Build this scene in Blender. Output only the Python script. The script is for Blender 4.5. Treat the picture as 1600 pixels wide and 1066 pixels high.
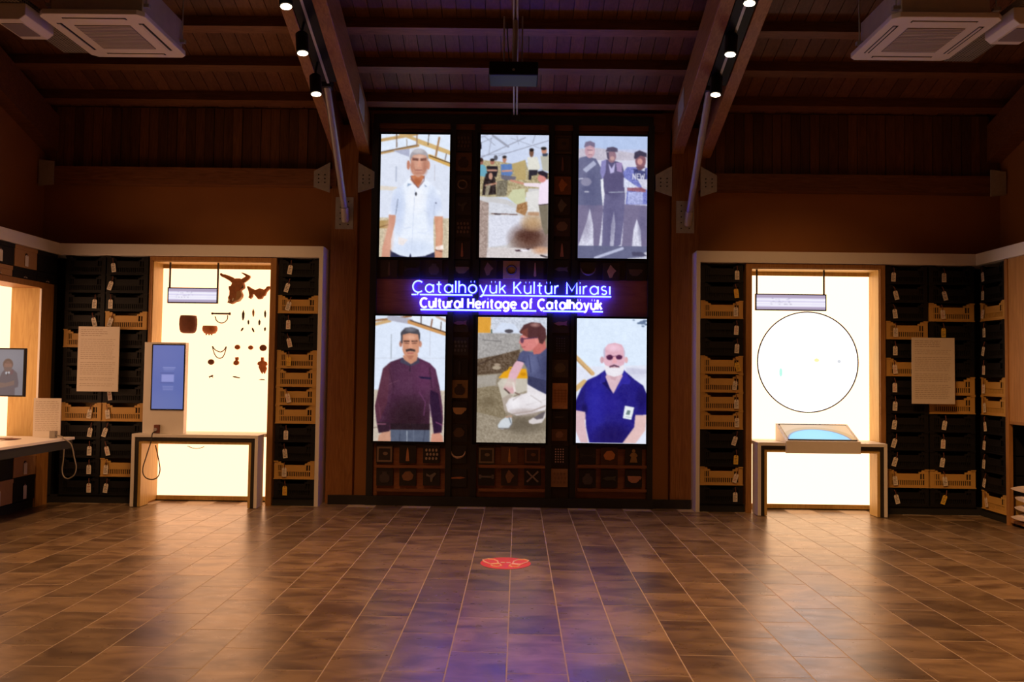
import bpy, bmesh, math, random
import numpy as np
from mathutils import Vector, Matrix

random.seed(7)
for o in list(bpy.data.objects):
    bpy.data.objects.remove(o)
scene = bpy.context.scene
col = scene.collection

# ------------------------------------------------------------------ camera
F, CX, CY = 1280.0, 800.0, 533.0
H = 1.473                      # eye height
ROLL = 0.013
VPX, VPY = 809.0, 583.0        # where the room's depth axis meets the picture
dY = Vector((VPX - CX, -(VPY - CY), -F)).normalized()
dX = Vector((math.cos(ROLL), -math.sin(ROLL), 0.0))
dX = (dX - dX.dot(dY) * dY).normalized()
dZ = dX.cross(dY)
R = Matrix((dX, dY, dZ))       # camera -> world
cam_d = bpy.data.cameras.new('camera')
cam_d.sensor_fit = 'HORIZONTAL'
cam_d.sensor_width = 36.0
cam_d.lens = F / 1600.0 * 36.0
cam_d.clip_end = 200
cam = bpy.data.objects.new('camera', cam_d)
col.objects.link(cam)
M4 = R.to_4x4(); M4.translation = Vector((0, 0, H))
cam.matrix_world = M4
scene.camera = cam

# ------------------------------------------------------------------ world and exposure
w = bpy.data.worlds.new('World'); scene.world = w; w.use_nodes = True
w.node_tree.nodes['Background'].inputs[0].default_value = (0.02, 0.02, 0.025, 1)
w.node_tree.nodes['Background'].inputs[1].default_value = 0.2
scene.view_settings.view_transform = 'Standard'
scene.view_settings.look = 'None'
scene.view_settings.gamma = 1
scene.view_settings.exposure = 0.0
scene.view_settings.use_curve_mapping = False
PANEL_EMIT = 1.0
SPOT_W = 150.0                 # watts of a downlight; those near the wall are dimmed
WARM = (1.0, 0.50, 0.19)

# ------------------------------------------------------------------ helpers
def P(x, y, Y=None, X=None, Z=None):
    d = R @ Vector((x - CX, -(y - CY), -F))
    if Y is not None: t = Y / d.y
    elif X is not None: t = X / d.x
    else: t = (Z - H) / d.z
    return Vector((0, 0, H)) + d * t
def rect(x0, y0, x1, y1, Y):
    ym, xm = (y0 + y1) / 2, (x0 + x1) / 2
    return P(x0, ym, Y).x, P(x1, ym, Y).x, P(xm, y1, Y).z, P(xm, y0, Y).z   # X0 X1 Z0 Z1

ORI = {}
def tag(o, label=None, cat=None, group=None, kind=None):
    if label: o['label'] = label
    if cat: o['category'] = cat
    if group: o['group'] = group
    if kind: o['kind'] = kind
    return o
def thing(name, loc, label=None, cat=None, group=None, kind=None):
    o = bpy.data.objects.new(name, None); col.objects.link(o)
    o.empty_display_size = 0.05
    o.location = loc; ORI[o.name] = Vector(loc)
    return tag(o, label, cat, group, kind)

class MB:
    def __init__(s): s.v = []; s.f = []
    def add(s, vs, fs):
        b = len(s.v); s.v += [Vector(v) for v in vs]; s.f += [[b + i for i in f] for f in fs]; return s
    def box(s, x0, x1, y0, y1, z0, z1):
        if x0 > x1: x0, x1 = x1, x0
        if y0 > y1: y0, y1 = y1, y0
        if z0 > z1: z0, z1 = z1, z0
        return s.add([(x0,y0,z0),(x1,y0,z0),(x1,y1,z0),(x0,y1,z0),(x0,y0,z1),(x1,y0,z1),(x1,y1,z1),(x0,y1,z1)],
              [(3,2,1,0),(4,5,6,7),(0,1,5,4),(1,2,6,5),(2,3,7,6),(3,0,4,7)])
    def hexa(s, b, t):      # two rings of 4
        return s.add(list(b) + list(t), [(3,2,1,0),(4,5,6,7),(0,1,5,4),(1,2,6,5),(2,3,7,6),(3,0,4,7)])
    def prism(s, poly, axis, a, b):
        n = len(poly); vs = []
        for d in (a, b):
            for (p, q) in poly:
                vs.append((d,p,q) if axis == 'X' else (p,d,q) if axis == 'Y' else (p,q,d))
        return s.add(vs, [list(range(n))[::-1], list(range(n, 2*n))] + [(i, (i+1) % n, n + (i+1) % n, n + i) for i in range(n)])
    def beam(s, p0, p1, wv, hv):   # p0,p1 = axis; wv, hv half vectors
        p0, p1, wv, hv = map(Vector, (p0, p1, wv, hv))
        r = lambda p: [p - wv - hv, p + wv - hv, p + wv + hv, p - wv + hv]
        return s.hexa(r(p0), r(p1))
    def tube(s, pts, r, n=8, closed=False, ry=None):
        pts = [Vector(p) for p in pts]; m = len(pts); rings = []
        rs = r if isinstance(r, (list, tuple)) else [r] * m
        b = len(s.v); prev = None
        for i, p in enumerate(pts):
            if closed: t = pts[(i+1) % m] - pts[i-1]
            else: t = pts[min(i+1, m-1)] - pts[max(i-1, 0)]
            if t.length < 1e-9: t = Vector((0,0,1))
            t.normalize()
            if prev is None:
                a = Vector((0,1,0)) if abs(t.y) < 0.9 else Vector((1,0,0))
                u = (a - a.dot(t) * t).normalized()
            else:
                u = prev - prev.dot(t) * t
                u = u.normalized() if u.length > 1e-6 else prev
            prev = u; vv = t.cross(u)
            for k in range(n):
                an = 2 * math.pi * k / n
                s.v.append(p + (u * math.cos(an) * (ry if ry else rs[i])) + vv * math.sin(an) * rs[i])
        for i in range(m if closed else m - 1):
            for k in range(n):
                j = (i + 1) % m
                s.f.append([b+i*n+k, b+i*n+(k+1)%n, b+j*n+(k+1)%n, b+j*n+k])
        if not closed:
            s.f.append([b + k for k in range(n)][::-1]); s.f.append([b + (m-1)*n + k for k in range(n)])
        return s
    def lathe(s, prof, c, n=20, axis='Z', sx=1, sy=1):
        c = Vector(c); b = len(s.v); m = len(prof)
        for (r, h) in prof:
            for k in range(n):
                a = 2 * math.pi * k / n
                x, y = r * math.cos(a) * sx, r * math.sin(a) * sy
                s.v.append(c + (Vector((x, y, h)) if axis == 'Z' else Vector((x, h, y)) if axis == 'Y' else Vector((h, x, y))))
        for i in range(m - 1):
            for k in range(n):
                s.f.append([b+i*n+k, b+i*n+(k+1)%n, b+(i+1)*n+(k+1)%n, b+(i+1)*n+k])
        s.f.append([b + k for k in range(n)][::-1]); s.f.append([b + (m-1)*n + k for k in range(n)])
        return s
    def mesh(s, name, mat, off=Vector((0,0,0)), smooth=False):
        me = bpy.data.meshes.new(name)
        me.from_pydata([tuple(v - off) for v in s.v], [], s.f)
        bm = bmesh.new(); bm.from_mesh(me); bmesh.ops.recalc_face_normals(bm, faces=bm.faces); bm.to_mesh(me); bm.free()
        if smooth:
            me.polygons.foreach_set('use_smooth', [True] * len(me.polygons))
            try: me.set_sharp_from_angle(angle=math.radians(50))
            except Exception: pass
        me.materials.append(mat); me.update()
        return me
    def build(s, name, mat, parent=None, smooth=False, bevel=0, label=None, cat=None, group=None, kind=None):
        if parent is not None:
            off = ORI[parent.name]; loc = Vector((0,0,0))
        else:
            lo = [min(v[i] for v in s.v) for i in range(3)]; hi = [max(v[i] for v in s.v) for i in range(3)]
            off = Vector(((lo[0]+hi[0])/2, (lo[1]+hi[1])/2, lo[2])); loc = off
        o = bpy.data.objects.new(name, s.mesh(name, mat, off, smooth)); col.objects.link(o)
        o.parent = parent; o.location = loc; ORI[o.name] = off
        if bevel:
            md = o.modifiers.new('bevel', 'BEVEL'); md.width = bevel; md.segments = 2; md.limit_method = 'ANGLE'
        return tag(o, label, cat, group, kind)
def put(name, me, parent, loc=(0,0,0), rot=None):
    o = bpy.data.objects.new(name, me); col.objects.link(o); o.parent = parent; o.location = loc
    if rot: o.rotation_euler = rot
    ORI[o.name] = (ORI[parent.name] if parent else Vector((0,0,0))) + Vector(loc)
    return o

# ------------------------------------------------------------------ materials
def lin(c):
    return tuple(((x/255)/12.92 if x/255 <= 0.04045 else ((x/255+0.055)/1.055)**2.4) for x in c[:3]) + (1,)
def newmat(name):
    m = bpy.data.materials.new(name); m.use_nodes = True
    return m, m.node_tree, m.node_tree.nodes['Principled BSDF']
def plain(name, c, rough=0.5, metal=0.0, var=0.12, scale=12.0, bump=0.0, spec=0.5):
    m, nt, b = newmat(name); N, L = nt.nodes, nt.links
    tc = N.new('ShaderNodeTexCoord'); no = N.new('ShaderNodeTexNoise'); no.inputs['Scale'].default_value = scale
    no.inputs['Detail'].default_value = 4
    L.new(tc.outputs['Object'], no.inputs['Vector'])
    mx = N.new('ShaderNodeMix'); mx.data_type = 'RGBA'
    mx.inputs[6].default_value = tuple(x*(1-var) for x in c[:3]) + (1,)
    mx.inputs[7].default_value = tuple(min(1, x*(1+var)) for x in c[:3]) + (1,)
    L.new(no.outputs['Fac'], mx.inputs[0]); L.new(mx.outputs[2], b.inputs['Base Color'])
    b.inputs['Roughness'].default_value = rough; b.inputs['Metallic'].default_value = metal
    b.inputs['Specular IOR Level'].default_value = spec
    if bump:
        bp = N.new('ShaderNodeBump'); bp.inputs['Strength'].default_value = bump; bp.inputs['Distance'].default_value = 0.01
        L.new(no.outputs['Fac'], bp.inputs['Height']); L.new(bp.outputs['Normal'], b.inputs['Normal'])
    return m
def wood(name, c1, c2, stretch=(14, 14, 1.2), rough=0.5, scale=3.0, dist=1.5, var=0.25, spec=0.4):
    m, nt, b = newmat(name); N, L = nt.nodes, nt.links
    tc = N.new('ShaderNodeTexCoord'); oi = N.new('ShaderNodeObjectInfo')
    ad = N.new('ShaderNodeVectorMath'); ad.operation = 'ADD'
    mu = N.new('ShaderNodeMath'); mu.operation = 'MULTIPLY'; mu.inputs[1].default_value = 37.0
    L.new(oi.outputs['Random'], mu.inputs[0]); L.new(tc.outputs['Object'], ad.inputs[0]); L.new(mu.outputs[0], ad.inputs[1])
    mp = N.new('ShaderNodeMapping'); mp.inputs['Scale'].default_value = stretch
    L.new(ad.outputs[0], mp.inputs['Vector'])
    no = N.new('ShaderNodeTexNoise'); no.inputs['Scale'].default_value = scale; no.inputs['Detail'].default_value = 5
    no.inputs['Distortion'].default_value = dist
    L.new(mp.outputs[0], no.inputs['Vector'])
    cr = N.new('ShaderNodeValToRGB'); cr.color_ramp.elements[0].position = 0.3; cr.color_ramp.elements[1].position = 0.7
    cr.color_ramp.elements[0].color = c1 + (1,); cr.color_ramp.elements[1].color = c2 + (1,)
    L.new(no.outputs['Fac'], cr.inputs[0])
    hs = N.new('ShaderNodeHueSaturation')
    mr = N.new('ShaderNodeMapRange'); mr.inputs[3].default_value = 1 - var; mr.inputs[4].default_value = 1 + var
    L.new(oi.outputs['Random'], mr.inputs[0]); L.new(mr.outputs[0], hs.inputs['Value'])
    L.new(cr.outputs[0], hs.inputs['Color']); L.new(hs.outputs[0], b.inputs['Base Color'])
    bp = N.new('ShaderNodeBump'); bp.inputs['Strength'].default_value = 0.15; bp.inputs['Distance'].default_value = 0.004
    L.new(no.outputs['Fac'], bp.inputs['Height']); L.new(bp.outputs['Normal'], b.inputs['Normal'])
    b.inputs['Roughness'].default_value = rough; b.inputs['Specular IOR Level'].default_value = spec
    return m
def emit(name, c, s):
    m = bpy.data.materials.new(name); m.use_nodes = True; nt = m.node_tree
    nt.nodes.remove(nt.nodes['Principled BSDF'])
    e = nt.nodes.new('ShaderNodeEmission'); e.inputs[0].default_value = c[:3] + (1,); e.inputs[1].default_value = s
    nt.links.new(e.outputs[0], nt.nodes['Material Output'].inputs[0]); return m
def print_emit(name, s):
    m = bpy.data.materials.new(name); m.use_nodes = True; nt = m.node_tree
    b = nt.nodes['Principled BSDF']; b.inputs['Base Color'].default_value = (0.01,0.01,0.01,1); b.inputs['Roughness'].default_value = 0.25
    a = nt.nodes.new('ShaderNodeAttribute'); a.attribute_name = 'Col'
    nt.links.new(a.outputs['Color'], b.inputs['Emission Color']); b.inputs['Emission Strength'].default_value = s
    return m

M = {}
M['rafter'] = wood('glulam_rafter', (0.20,0.085,0.028), (0.33,0.155,0.055), (12,1.2,12))
M['column'] = wood('glulam_column', (0.22,0.085,0.022), (0.34,0.15,0.045), (14,14,1.0))
M['beam'] = wood('timber_beam', (0.14,0.055,0.02), (0.24,0.10,0.04), (1.2,12,12))
M['purlin'] = wood('timber_purlin', (0.125,0.046,0.016), (0.21,0.088,0.032), (1.2,12,12))
M['plank'] = wood('ceiling_plank', (0.115,0.043,0.017), (0.19,0.08,0.034), (10,1.0,10))
M['wallplank'] = wood('wall_plank', (0.09,0.034,0.012), (0.17,0.07,0.024), (10,10,1.0), var=0.4)
M['plaster'] = plain('ochre_plaster', (0.34,0.14,0.04), 0.85, var=0.10, scale=3, bump=0.1)
M['dark'] = plain('dark_steel', (0.018,0.017,0.018), 0.45, var=0.2)
M['darkwood'] = wood('dark_backing', (0.035,0.02,0.014), (0.055,0.032,0.02), (8,8,1))
M['board'] = wood('ochre_board', (0.22,0.075,0.03), (0.32,0.12,0.05), (1.0,10,10), rough=0.4, spec=0.6)
M['base'] = plain('dark_skirting', (0.018,0.016,0.014), 0.5)
M['white'] = plain('white_laminate', (0.72,0.69,0.66), 0.4, var=0.03)
M['blackedge'] = plain('black_edge', (0.02,0.017,0.015), 0.5)
M['ply'] = wood('birch_plywood', (0.46,0.29,0.09), (0.60,0.42,0.15), (9,9,1.0), rough=0.45, var=0.05, dist=2.5, scale=1.6)
M['frame'] = wood('oak_frame', (0.26,0.12,0.035), (0.38,0.19,0.06), (14,14,1.0), var=0.08)
M['oakpanel'] = wood('oak_panel', (0.34,0.17,0.05), (0.48,0.26,0.09), (14,14,0.8), var=0.05)
M['ybox'] = plain('yellow_plastic', (0.52,0.31,0.085), 0.5, var=0.08)
M['kbox'] = plain('black_plastic', (0.008,0.008,0.009), 0.55, var=0.2, spec=0.25)
M['inside'] = plain('shadow_gap_black', (0.008,0.008,0.008), 0.8)  # black parts; also stands in for the shade behind crate slots
M['tagw'] = plain('paper_tag', (0.72,0.66,0.58), 0.8, var=0.1, scale=40)
M['tagy'] = plain('yellow_tag', (0.72,0.48,0.06), 0.8, var=0.1)
M['ink'] = plain('ink_marks', (0.10,0.08,0.07), 0.8)
M['inkred'] = plain('red_ink_marks', (0.45,0.10,0.06), 0.8)
M['tie'] = plain('brown_tie', (0.16,0.05,0.03), 0.8)
M['kraft'] = plain('kraft_cardboard', (0.36,0.20,0.085), 0.8, var=0.1, scale=20)
M['steel'] = plain('galvanised_steel', (0.46,0.44,0.41), 0.5, 0.25, var=0.2, scale=30)
M['strut'] = plain('grey_painted_steel', (0.36,0.34,0.36), 0.4, 0.2)
M['acwhite'] = plain('appliance_white', (0.72,0.66,0.60), 0.45, var=0.03)
M['acgrille'] = plain('appliance_grille', (0.24,0.20,0.22), 0.5, var=0.1)
M['acbody'] = plain('sheet_metal', (0.62,0.56,0.44), 0.4, 0.3, var=0.12)
M['black'] = plain('black_paint', (0.007,0.007,0.008), 0.5, spec=0.2)
M['cable'] = plain('grey_cable', (0.25,0.22,0.18), 0.5)
M['cableblk'] = plain('black_cable', (0.03,0.025,0.02), 0.5)
M['sheet'] = plain('printed_sheet', (0.66,0.60,0.54), 0.6, var=0.04)
M['sheetline'] = plain('printed_lines', (0.36,0.28,0.22), 0.7)
M['grout'] = plain('tile_grout', (0.36,0.29,0.22), 0.65)
M['lit'] = emit('light_panel_warm', (2.7,1.42,0.75), PANEL_EMIT)
M['litr'] = emit('light_panel_warm_white', (2.9,1.75,0.97), PANEL_EMIT)
M['disc'] = emit('projected_disc', (2.2,2.0,2.0), PANEL_EMIT)
M['lens'] = emit('lamp_lens', (1.0,0.80,0.55), 12.0)
M['neon1'] = emit('neon_cool_white', (0.55,0.84,1.0), 1.5)
M['neon2'] = emit('neon_white', (1.0,0.92,1.0), 1.3)
M['halo'] = emit('neon_blue_halo', (0.008,0.004,1.0), 34.0)
M['bone'] = plain('brown_bone', (0.32,0.125,0.05), 0.7, var=0.5, scale=25, bump=0.3)
M['clay'] = plain('red_clay', (0.46,0.16,0.06), 0.75, var=0.3, scale=25, bump=0.2)
M['darkclay'] = plain('dark_clay', (0.16,0.055,0.03), 0.75, var=0.3, scale=25, bump=0.2)
M['obsid'] = plain('dark_stone', (0.05,0.04,0.03), 0.4)
M['tan'] = plain('tan_stone', (0.34,0.20,0.09), 0.6)
M['bead'] = plain('grey_bead', (0.14,0.12,0.10), 0.5)
M['red'] = plain('red_vinyl', (0.70,0.055,0.03), 0.35, var=0.06)
M['pink'] = plain('pale_print', (0.95,0.62,0.52), 0.4)
M['cloth'] = plain('white_cloth', (0.62,0.52,0.44), 0.9, var=0.08)
M['lens_glass'] = plain('dark_glass', (0.01,0.01,0.02), 0.08)

# slate-like floor tile, each tile its own tone
m, nt, b = newmat('brown_slate_tile'); N, L = nt.nodes, nt.links
tc = N.new('ShaderNodeTexCoord'); oi = N.new('ShaderNodeObjectInfo')
ad = N.new('ShaderNodeVectorMath'); ad.operation = 'ADD'
mu = N.new('ShaderNodeMath'); mu.operation = 'MULTIPLY'; mu.inputs[1].default_value = 53.0
L.new(oi.outputs['Random'], mu.inputs[0]); L.new(tc.outputs['Object'], ad.inputs[0]); L.new(mu.outputs[0], ad.inputs[1])
mp = N.new('ShaderNodeMapping'); mp.inputs['Scale'].default_value = (1.0, 2.2, 1); mp.inputs['Rotation'].default_value = (0,0,0.25)
L.new(ad.outputs[0], mp.inputs[0])
no = N.new('ShaderNodeTexNoise'); no.inputs['Scale'].default_value = 2.6; no.inputs['Detail'].default_value = 7; no.inputs['Roughness'].default_value = 0.56; no.inputs['Distortion'].default_value = 0.7
L.new(mp.outputs[0], no.inputs[0])
cr = N.new('ShaderNodeValToRGB'); e = cr.color_ramp.elements
e[0].position = 0.36; e[0].color = (0.082,0.051,0.031,1); e[1].position = 0.62; e[1].color = (0.21,0.145,0.085,1)
L.new(no.outputs[0], cr.inputs[0])
hs = N.new('ShaderNodeHueSaturation'); mr = N.new('ShaderNodeMapRange'); mr.inputs[3].default_value = 0.72; mr.inputs[4].default_value = 1.28
L.new(oi.outputs['Random'], mr.inputs[0]); L.new(mr.outputs[0], hs.inputs['Value']); L.new(cr.outputs[0], hs.inputs['Color'])
L.new(hs.outputs[0], b.inputs['Base Color'])
n2 = N.new('ShaderNodeTexNoise'); n2.inputs['Scale'].default_value = 9; n2.inputs['Detail'].default_value = 6; L.new(mp.outputs[0], n2.inputs[0])
r2 = N.new('ShaderNodeMapRange'); r2.inputs[3].default_value = 0.22; r2.inputs[4].default_value = 0.38
L.new(n2.outputs[0], r2.inputs[0]); L.new(r2.outputs[0], b.inputs['Roughness'])
bp = N.new('ShaderNodeBump'); bp.inputs['Strength'].default_value = 0.12; bp.inputs['Distance'].default_value = 0.004
L.new(n2.outputs[0], bp.inputs['Height']); L.new(bp.outputs[0], b.inputs['Normal'])
M['tile'] = m
# perforated cable tray
m, nt, b = newmat('perforated_steel'); N, L = nt.nodes, nt.links
tc = N.new('ShaderNodeTexCoord'); vo = N.new('ShaderNodeTexVoronoi'); vo.inputs['Scale'].default_value = 34; vo.inputs['Randomness'].default_value = 0.0
L.new(tc.outputs['Object'], vo.inputs['Vector'])
cr = N.new('ShaderNodeValToRGB'); cr.color_ramp.elements[0].position = 0.30; cr.color_ramp.elements[0].color = (0.02,0.02,0.02,1)
cr.color_ramp.elements[1].position = 0.36; cr.color_ramp.elements[1].color = (0.36,0.33,0.27,1)
L.new(vo.outputs['Distance'], cr.inputs[0]); L.new(cr.outputs[0], b.inputs['Base Color']); b.inputs['Metallic'].default_value = 0.3
M['perf'] = m

# ------------------------------------------------------------------ the setting
YW, YC = 9.22, 8.92            # back wall, front of the cabinets on it
XL, XR = -5.06, 4.99           # fronts of the side cabinets
WXL, WXR = -5.42, 5.42         # side walls
RIDGE = 2.0; YR = -5.0
SL = 0.34
zc = lambda y: 4.45 + SL * (YW - y)          # underside of the roof boards
zr = lambda y: 3.92 + SL * (YW - y)          # underside of the rafters
nrm = Vector((0, SL, 1)).normalized()
slope = Vector((0, -1, SL)).normalized()

fl = MB().box(WXL-0.2, WXR+0.2, YR-0.2, YW+0.2, -0.15, -0.0006).build('floor', M['grout'], kind='structure')
TW, TL = 0.3, 0.604
xB = P(790.9, 1065.9, Z=0).x
yB = P(840, 991.9, Z=0).y
tile_me = MB().hexa([(-TW/2+.003,-TL/2+.003,-.012),(TW/2-.003,-TL/2+.003,-.012),(TW/2-.003,TL/2-.003,-.012),(-TW/2+.003,TL/2-.003,-.012)],
                    [(-TW/2+.0035,-TL/2+.0035,0),(TW/2-.0035,-TL/2+.0035,0),(TW/2-.0035,TL/2-.0035,0),(-TW/2+.0035,TL/2-.0035,0)]).mesh('tile', M['tile'])
def project(p):
    q = R.transposed() @ (Vector(p) - Vector((0,0,H)))
    if q.z > -0.2: return None
    return CX + F * q.x / -q.z, CY - F * q.y / -q.z
cells = []; rest = MB()
for i in range(-18, 19):
    cx = xB + TW/2 + i*TW
    if cx - TW/2 < WXL or cx + TW/2 > WXR: continue
    for j in range(-17, 8):
        cy = yB + TL/2 + j*TL + (TL/2 if i % 2 else 0)
        if cy + TL/2 > YW + .15 or cy - TL/2 < YR: continue
        pr = [project((cx+a*TW/2, cy+c*TL/2, 0)) for a in (-1,1) for c in (-1,1)]
        vis = cy < YC + 0.2 and any(q and -5 < q[0] < 1605 and q[1] < 1075 for q in pr)
        if vis: cells.append((cy, cx))
        else: rest.hexa([(cx+a*(TW/2-.002), cy+c*(TL/2-.002), -.012) for a, c in ((-1,-1),(1,-1),(1,1),(-1,1))],
                        [(cx+a*(TW/2-.0035), cy+c*(TL/2-.0035), 0) for a, c in ((-1,-1),(1,-1),(1,1),(-1,1))])
cells.sort()
for (cy, cx) in cells[:300]:
    put('floor_tile', tile_me, fl, Vector((cx, cy, 0)) - ORI['floor'])
for (cy, cx) in cells[300:]:
    rest.hexa([(cx+a*(TW/2-.002), cy+c*(TL/2-.002), -.012) for a, c in ((-1,-1),(1,-1),(1,1),(-1,1))],
              [(cx+a*(TW/2-.0035), cy+c*(TL/2-.0035), 0) for a, c in ((-1,-1),(1,-1),(1,1),(-1,1))])
rest.build('floor_tiles', M['tile'], fl, kind='stuff')
print('tiles', len(cells))

ZBEAM0, ZBEAM1 = 3.54, 3.73
bw = MB().box(WXL-.2, WXR+.2, YW, YW+.2, -.1, 4.75).build('wall_back', M['plaster'], kind='structure')
def sidewall(name, x0, x1):
    MB().prism([(YR,-.1),(YW,-.1),(YW,zc(YW)+.1),(RIDGE,zc(RIDGE)+.1),(YR,zc(RIDGE)-SL*(RIDGE-YR)+.1)], 'X', x0, x1).build(name, M['plaster'], kind='structure')
sidewall('wall_left', WXL-.2, WXL); sidewall('wall_right', WXR, WXR+.2)
MB().box(WXL-.2, WXR+.2, YR-.2, YR, -.1, 5).build('wall_front', M['plaster'], kind='structure')
# roof: deck, boards one by one, purlins
ce = MB().prism([(YW+.2,zc(YW+.2)+.03),(RIDGE,zc(RIDGE)+.03),(YR-.2,zc(RIDGE)-SL*(RIDGE-YR+.2)+.03),(YR-.2,zc(RIDGE)-SL*(RIDGE-YR+.2)+.13),(RIDGE,zc(RIDGE)+.13),(YW+.2,zc(YW+.2)+.13)], 'X', WXL-.2, WXR+.2).build('ceiling', M['darkwood'], kind='structure')
PW = 0.14
L0 = (YW - RIDGE) * math.sqrt(1 + SL*SL)
pme = MB().beam((0,0,0), slope*L0, (PW/2-.003,0,0), nrm*.014).mesh('board', M['plank'])
n = int((WXR - WXL) / PW)
for i in range(n):
    p = Vector((WXL + PW/2 + i*(WXR-WXL)/n, YW, zc(YW))) + nrm*.014
    put('board', pme, ce, p - ORI['ceiling'])
for k, (yy) in enumerate([8.97, 8.43, 7.89, 7.35, 6.81, 6.27, 5.73]):
    p = Vector((0, yy, zc(yy))) - nrm*.062
    MB().beam(p + Vector((WXL,0,0)), p + Vector((WXR,0,0)), slope*.05, nrm*.06).build('purlin', M['purlin'], ce)
# upper back wall: boards and tie beam in the side bays
def upper(x0, x1):
    nb = int((x1-x0)/0.105)
    for i in range(nb):
        a = x0 + (x1-x0)*i/nb; b2 = x0 + (x1-x0)*(i+1)/nb
        d = 0.022 + 0.014*random.random()
        MB().box(a+.003, b2-.003, YW-d, YW+.01, ZBEAM1-.02, 4.44).build('wall_board', M['wallplank'], bw)
upper(WXL+.02, -2.1); upper(2.1, WXR-.02)
MB().box(WXL, -2.06, YW-.14, YW, ZBEAM0, ZBEAM1).build('trim_1', M['beam'], kind='structure')
MB().box(2.0, WXR, YW-.14, YW, ZBEAM0, ZBEAM1).build('trim_2', M['beam'], kind='structure')
MB().box(-1.68, 1.62, YW-.12, YW, 4.20, 4.40).build('trim_3', M['beam'], kind='structure')
# ------------------------------------------------------------------ timber frame
def bolts(mb, x0, x1, z0, z1, y, nx, nz, r=.008):
    for i in range(nx):
        for j in range(nz):
            mb.lathe([(r,0),(r,-.006),(r*.4,-.008)], (x0+(x1-x0)*(i+.5)/nx, y, z0+(z1-z0)*(j+.5)/nz), 6, 'Y')
SIDES = (('left', -1, -2.116, -1.82, (-2.13,-2.02), (-1.83,-1.70), -1.95), ('right', 1, 1.70, 2.0, (2.03,2.15), (1.70,1.83), 1.88))
for side, sg, c0, c1, ro, ri, sx in SIDES:
    cb = 'the %s white cabinet' % side
    t = thing('timber_column', ((c0+c1)/2, YW-.05, 0), 'tall glulam wood column at the %s of the screen wall' % side, 'column')
    MB().box(c0, c1, YW-.10, YW, 0, 4.25).build('post', M['column'], t, bevel=.006)
    pl = MB().box((c0+c1)/2-.10, (c0+c1)/2+.10, YW-.108, YW-.10, 3.06, 3.42).build('foot_plate', M['steel'], t, label='galvanised perforated steel foot plate')
    bm_ = MB(); bolts(bm_, (c0+c1)/2-.09, (c0+c1)/2+.09, 3.08, 3.40, YW-.108, 2, 5); bm_.build('bolt_rows', M['dark'], pl)
    cm = (c0 + c1) / 2
    for s2 in (-1, 1):
        a = c0 - .19 if s2 < 0 else c1 + .01
        bx = a + .18
        poly = [(a, 3.52), (bx, 3.46), (bx, 3.80), (a, 3.70)] if s2 < 0 else [(a, 3.46), (bx, 3.52), (bx, 3.70), (a, 3.80)]
        g = MB().prism(poly, 'Y', YW-.162, YW-.15).build('gusset_plate', M['steel'], t, label='grey steel gusset plate')
        bb = MB(); bolts(bb, min(a,bx)+.02, max(a,bx)-.02, 3.55, 3.68, YW-.162, 2, 3); bb.build('bolt_rows', M['dark'], g)
        MB().box(min(a,bx), max(a,bx), YW-.15, YW, 3.54, 3.70).build('blocking', M['beam'], t)
    for (r0, r1), nm in ((ro, 'outer'), (ri, 'inner')):
        y0, y1 = YW, RIDGE
        poly = [(y0, zr(y0)), (y1, zr(y1)), (y1, zc(y1)-.13), (y0, zc(y0)-.13)]
        rf = MB().prism(poly, 'X', r0, r1).build('rafter', M['rafter'], bevel=.006,
            label='%s timber of the sloping double rafter on the %s' % (nm, side), cat='rafter')
        if nm == 'inner':
            xx = r1 if side == 'left' else r0
            d = .006 * (1 if side == 'left' else -1)
            yy = 8.75
            MB().prism([(yy, zr(yy)+.08), (yy-.30, zr(yy-.30)+.08), (yy-.30, zr(yy-.30)+.30), (yy, zr(yy)+.30)], 'X', xx, xx+d).build('nail_plate', M['steel'], rf, label='steel nail plate')
    # strut
    s0, s1 = Vector((sx, YW-.115, 3.20)), Vector((sx, 8.10, zr(8.10)+.02))
    t = thing('steel_strut', s0, 'slanting grey steel strut bracing the %s double rafter' % side, 'strut')
    MB().tube([s0, s1], .036, 14).build('tube', M['strut'], t, smooth=True)
    MB().tube([s0+Vector((0,0.005,-.05)), s0+(s1-s0)*.08], .045, 12).build('lower_socket', M['steel'], t, smooth=True)
    MB().box(sx-.05, sx+.05, s1.y-.06, s1.y+.06, s1.z-.02, s1.z+.06).build('upper_bracket', M['dark'], t)
    # side-wall rafter and its plate
    xw = WXL if sg < 0 else WXR - .16
    poly = [(YW, zr(YW)-.02), (RIDGE, zr(RIDGE)-.02), (RIDGE, zc(RIDGE)-.13), (YW, zc(YW)-.13)]
    rf = MB().prism(poly, 'X', xw, xw+.16).build('wall_rafter', M['beam'], label='dark sloping rafter along the %s side wall' % side, cat='rafter')
    pxs = WXL+.02 if sg < 0 else WXR-.19
    MB().prism([(pxs, 3.5), (pxs+.17, 3.52), (pxs+.17, 3.78), (pxs, 3.80)], 'Y', YW-.155, YW-.142).build('corner_plate', M['steel'],
        label='dim steel plate on the tie beam at the %s corner' % side, cat='plate')
    # track with spot heads
    tx = -1.96 if sg < 0 else 1.88
    xm = (ro[0]+ro[1]+ri[0]+ri[1]) / 4
    off = .055
    ya, yb = 8.02, 4.4
    t = thing('track_rail', (xm, ya, zr(ya)), 'black lighting track between the %s pair of rafters' % side, 'track')
    MB().beam((xm, ya, zr(ya)+off), (xm, yb, zr(yb)+off), (.09,0,0), nrm*.05).build('rail', M['black'], t)
    MB().beam((xm, ya, zr(ya)+off-.055), (xm, yb, zr(yb)+off-.055), (.012,0,0), nrm*.004).build('slot', M['strut'], t)
    pts = [(447,10),(473,83),(494,147)] if sg < 0 else [(1171,5),(1141,85),(1118,148)]
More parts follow.
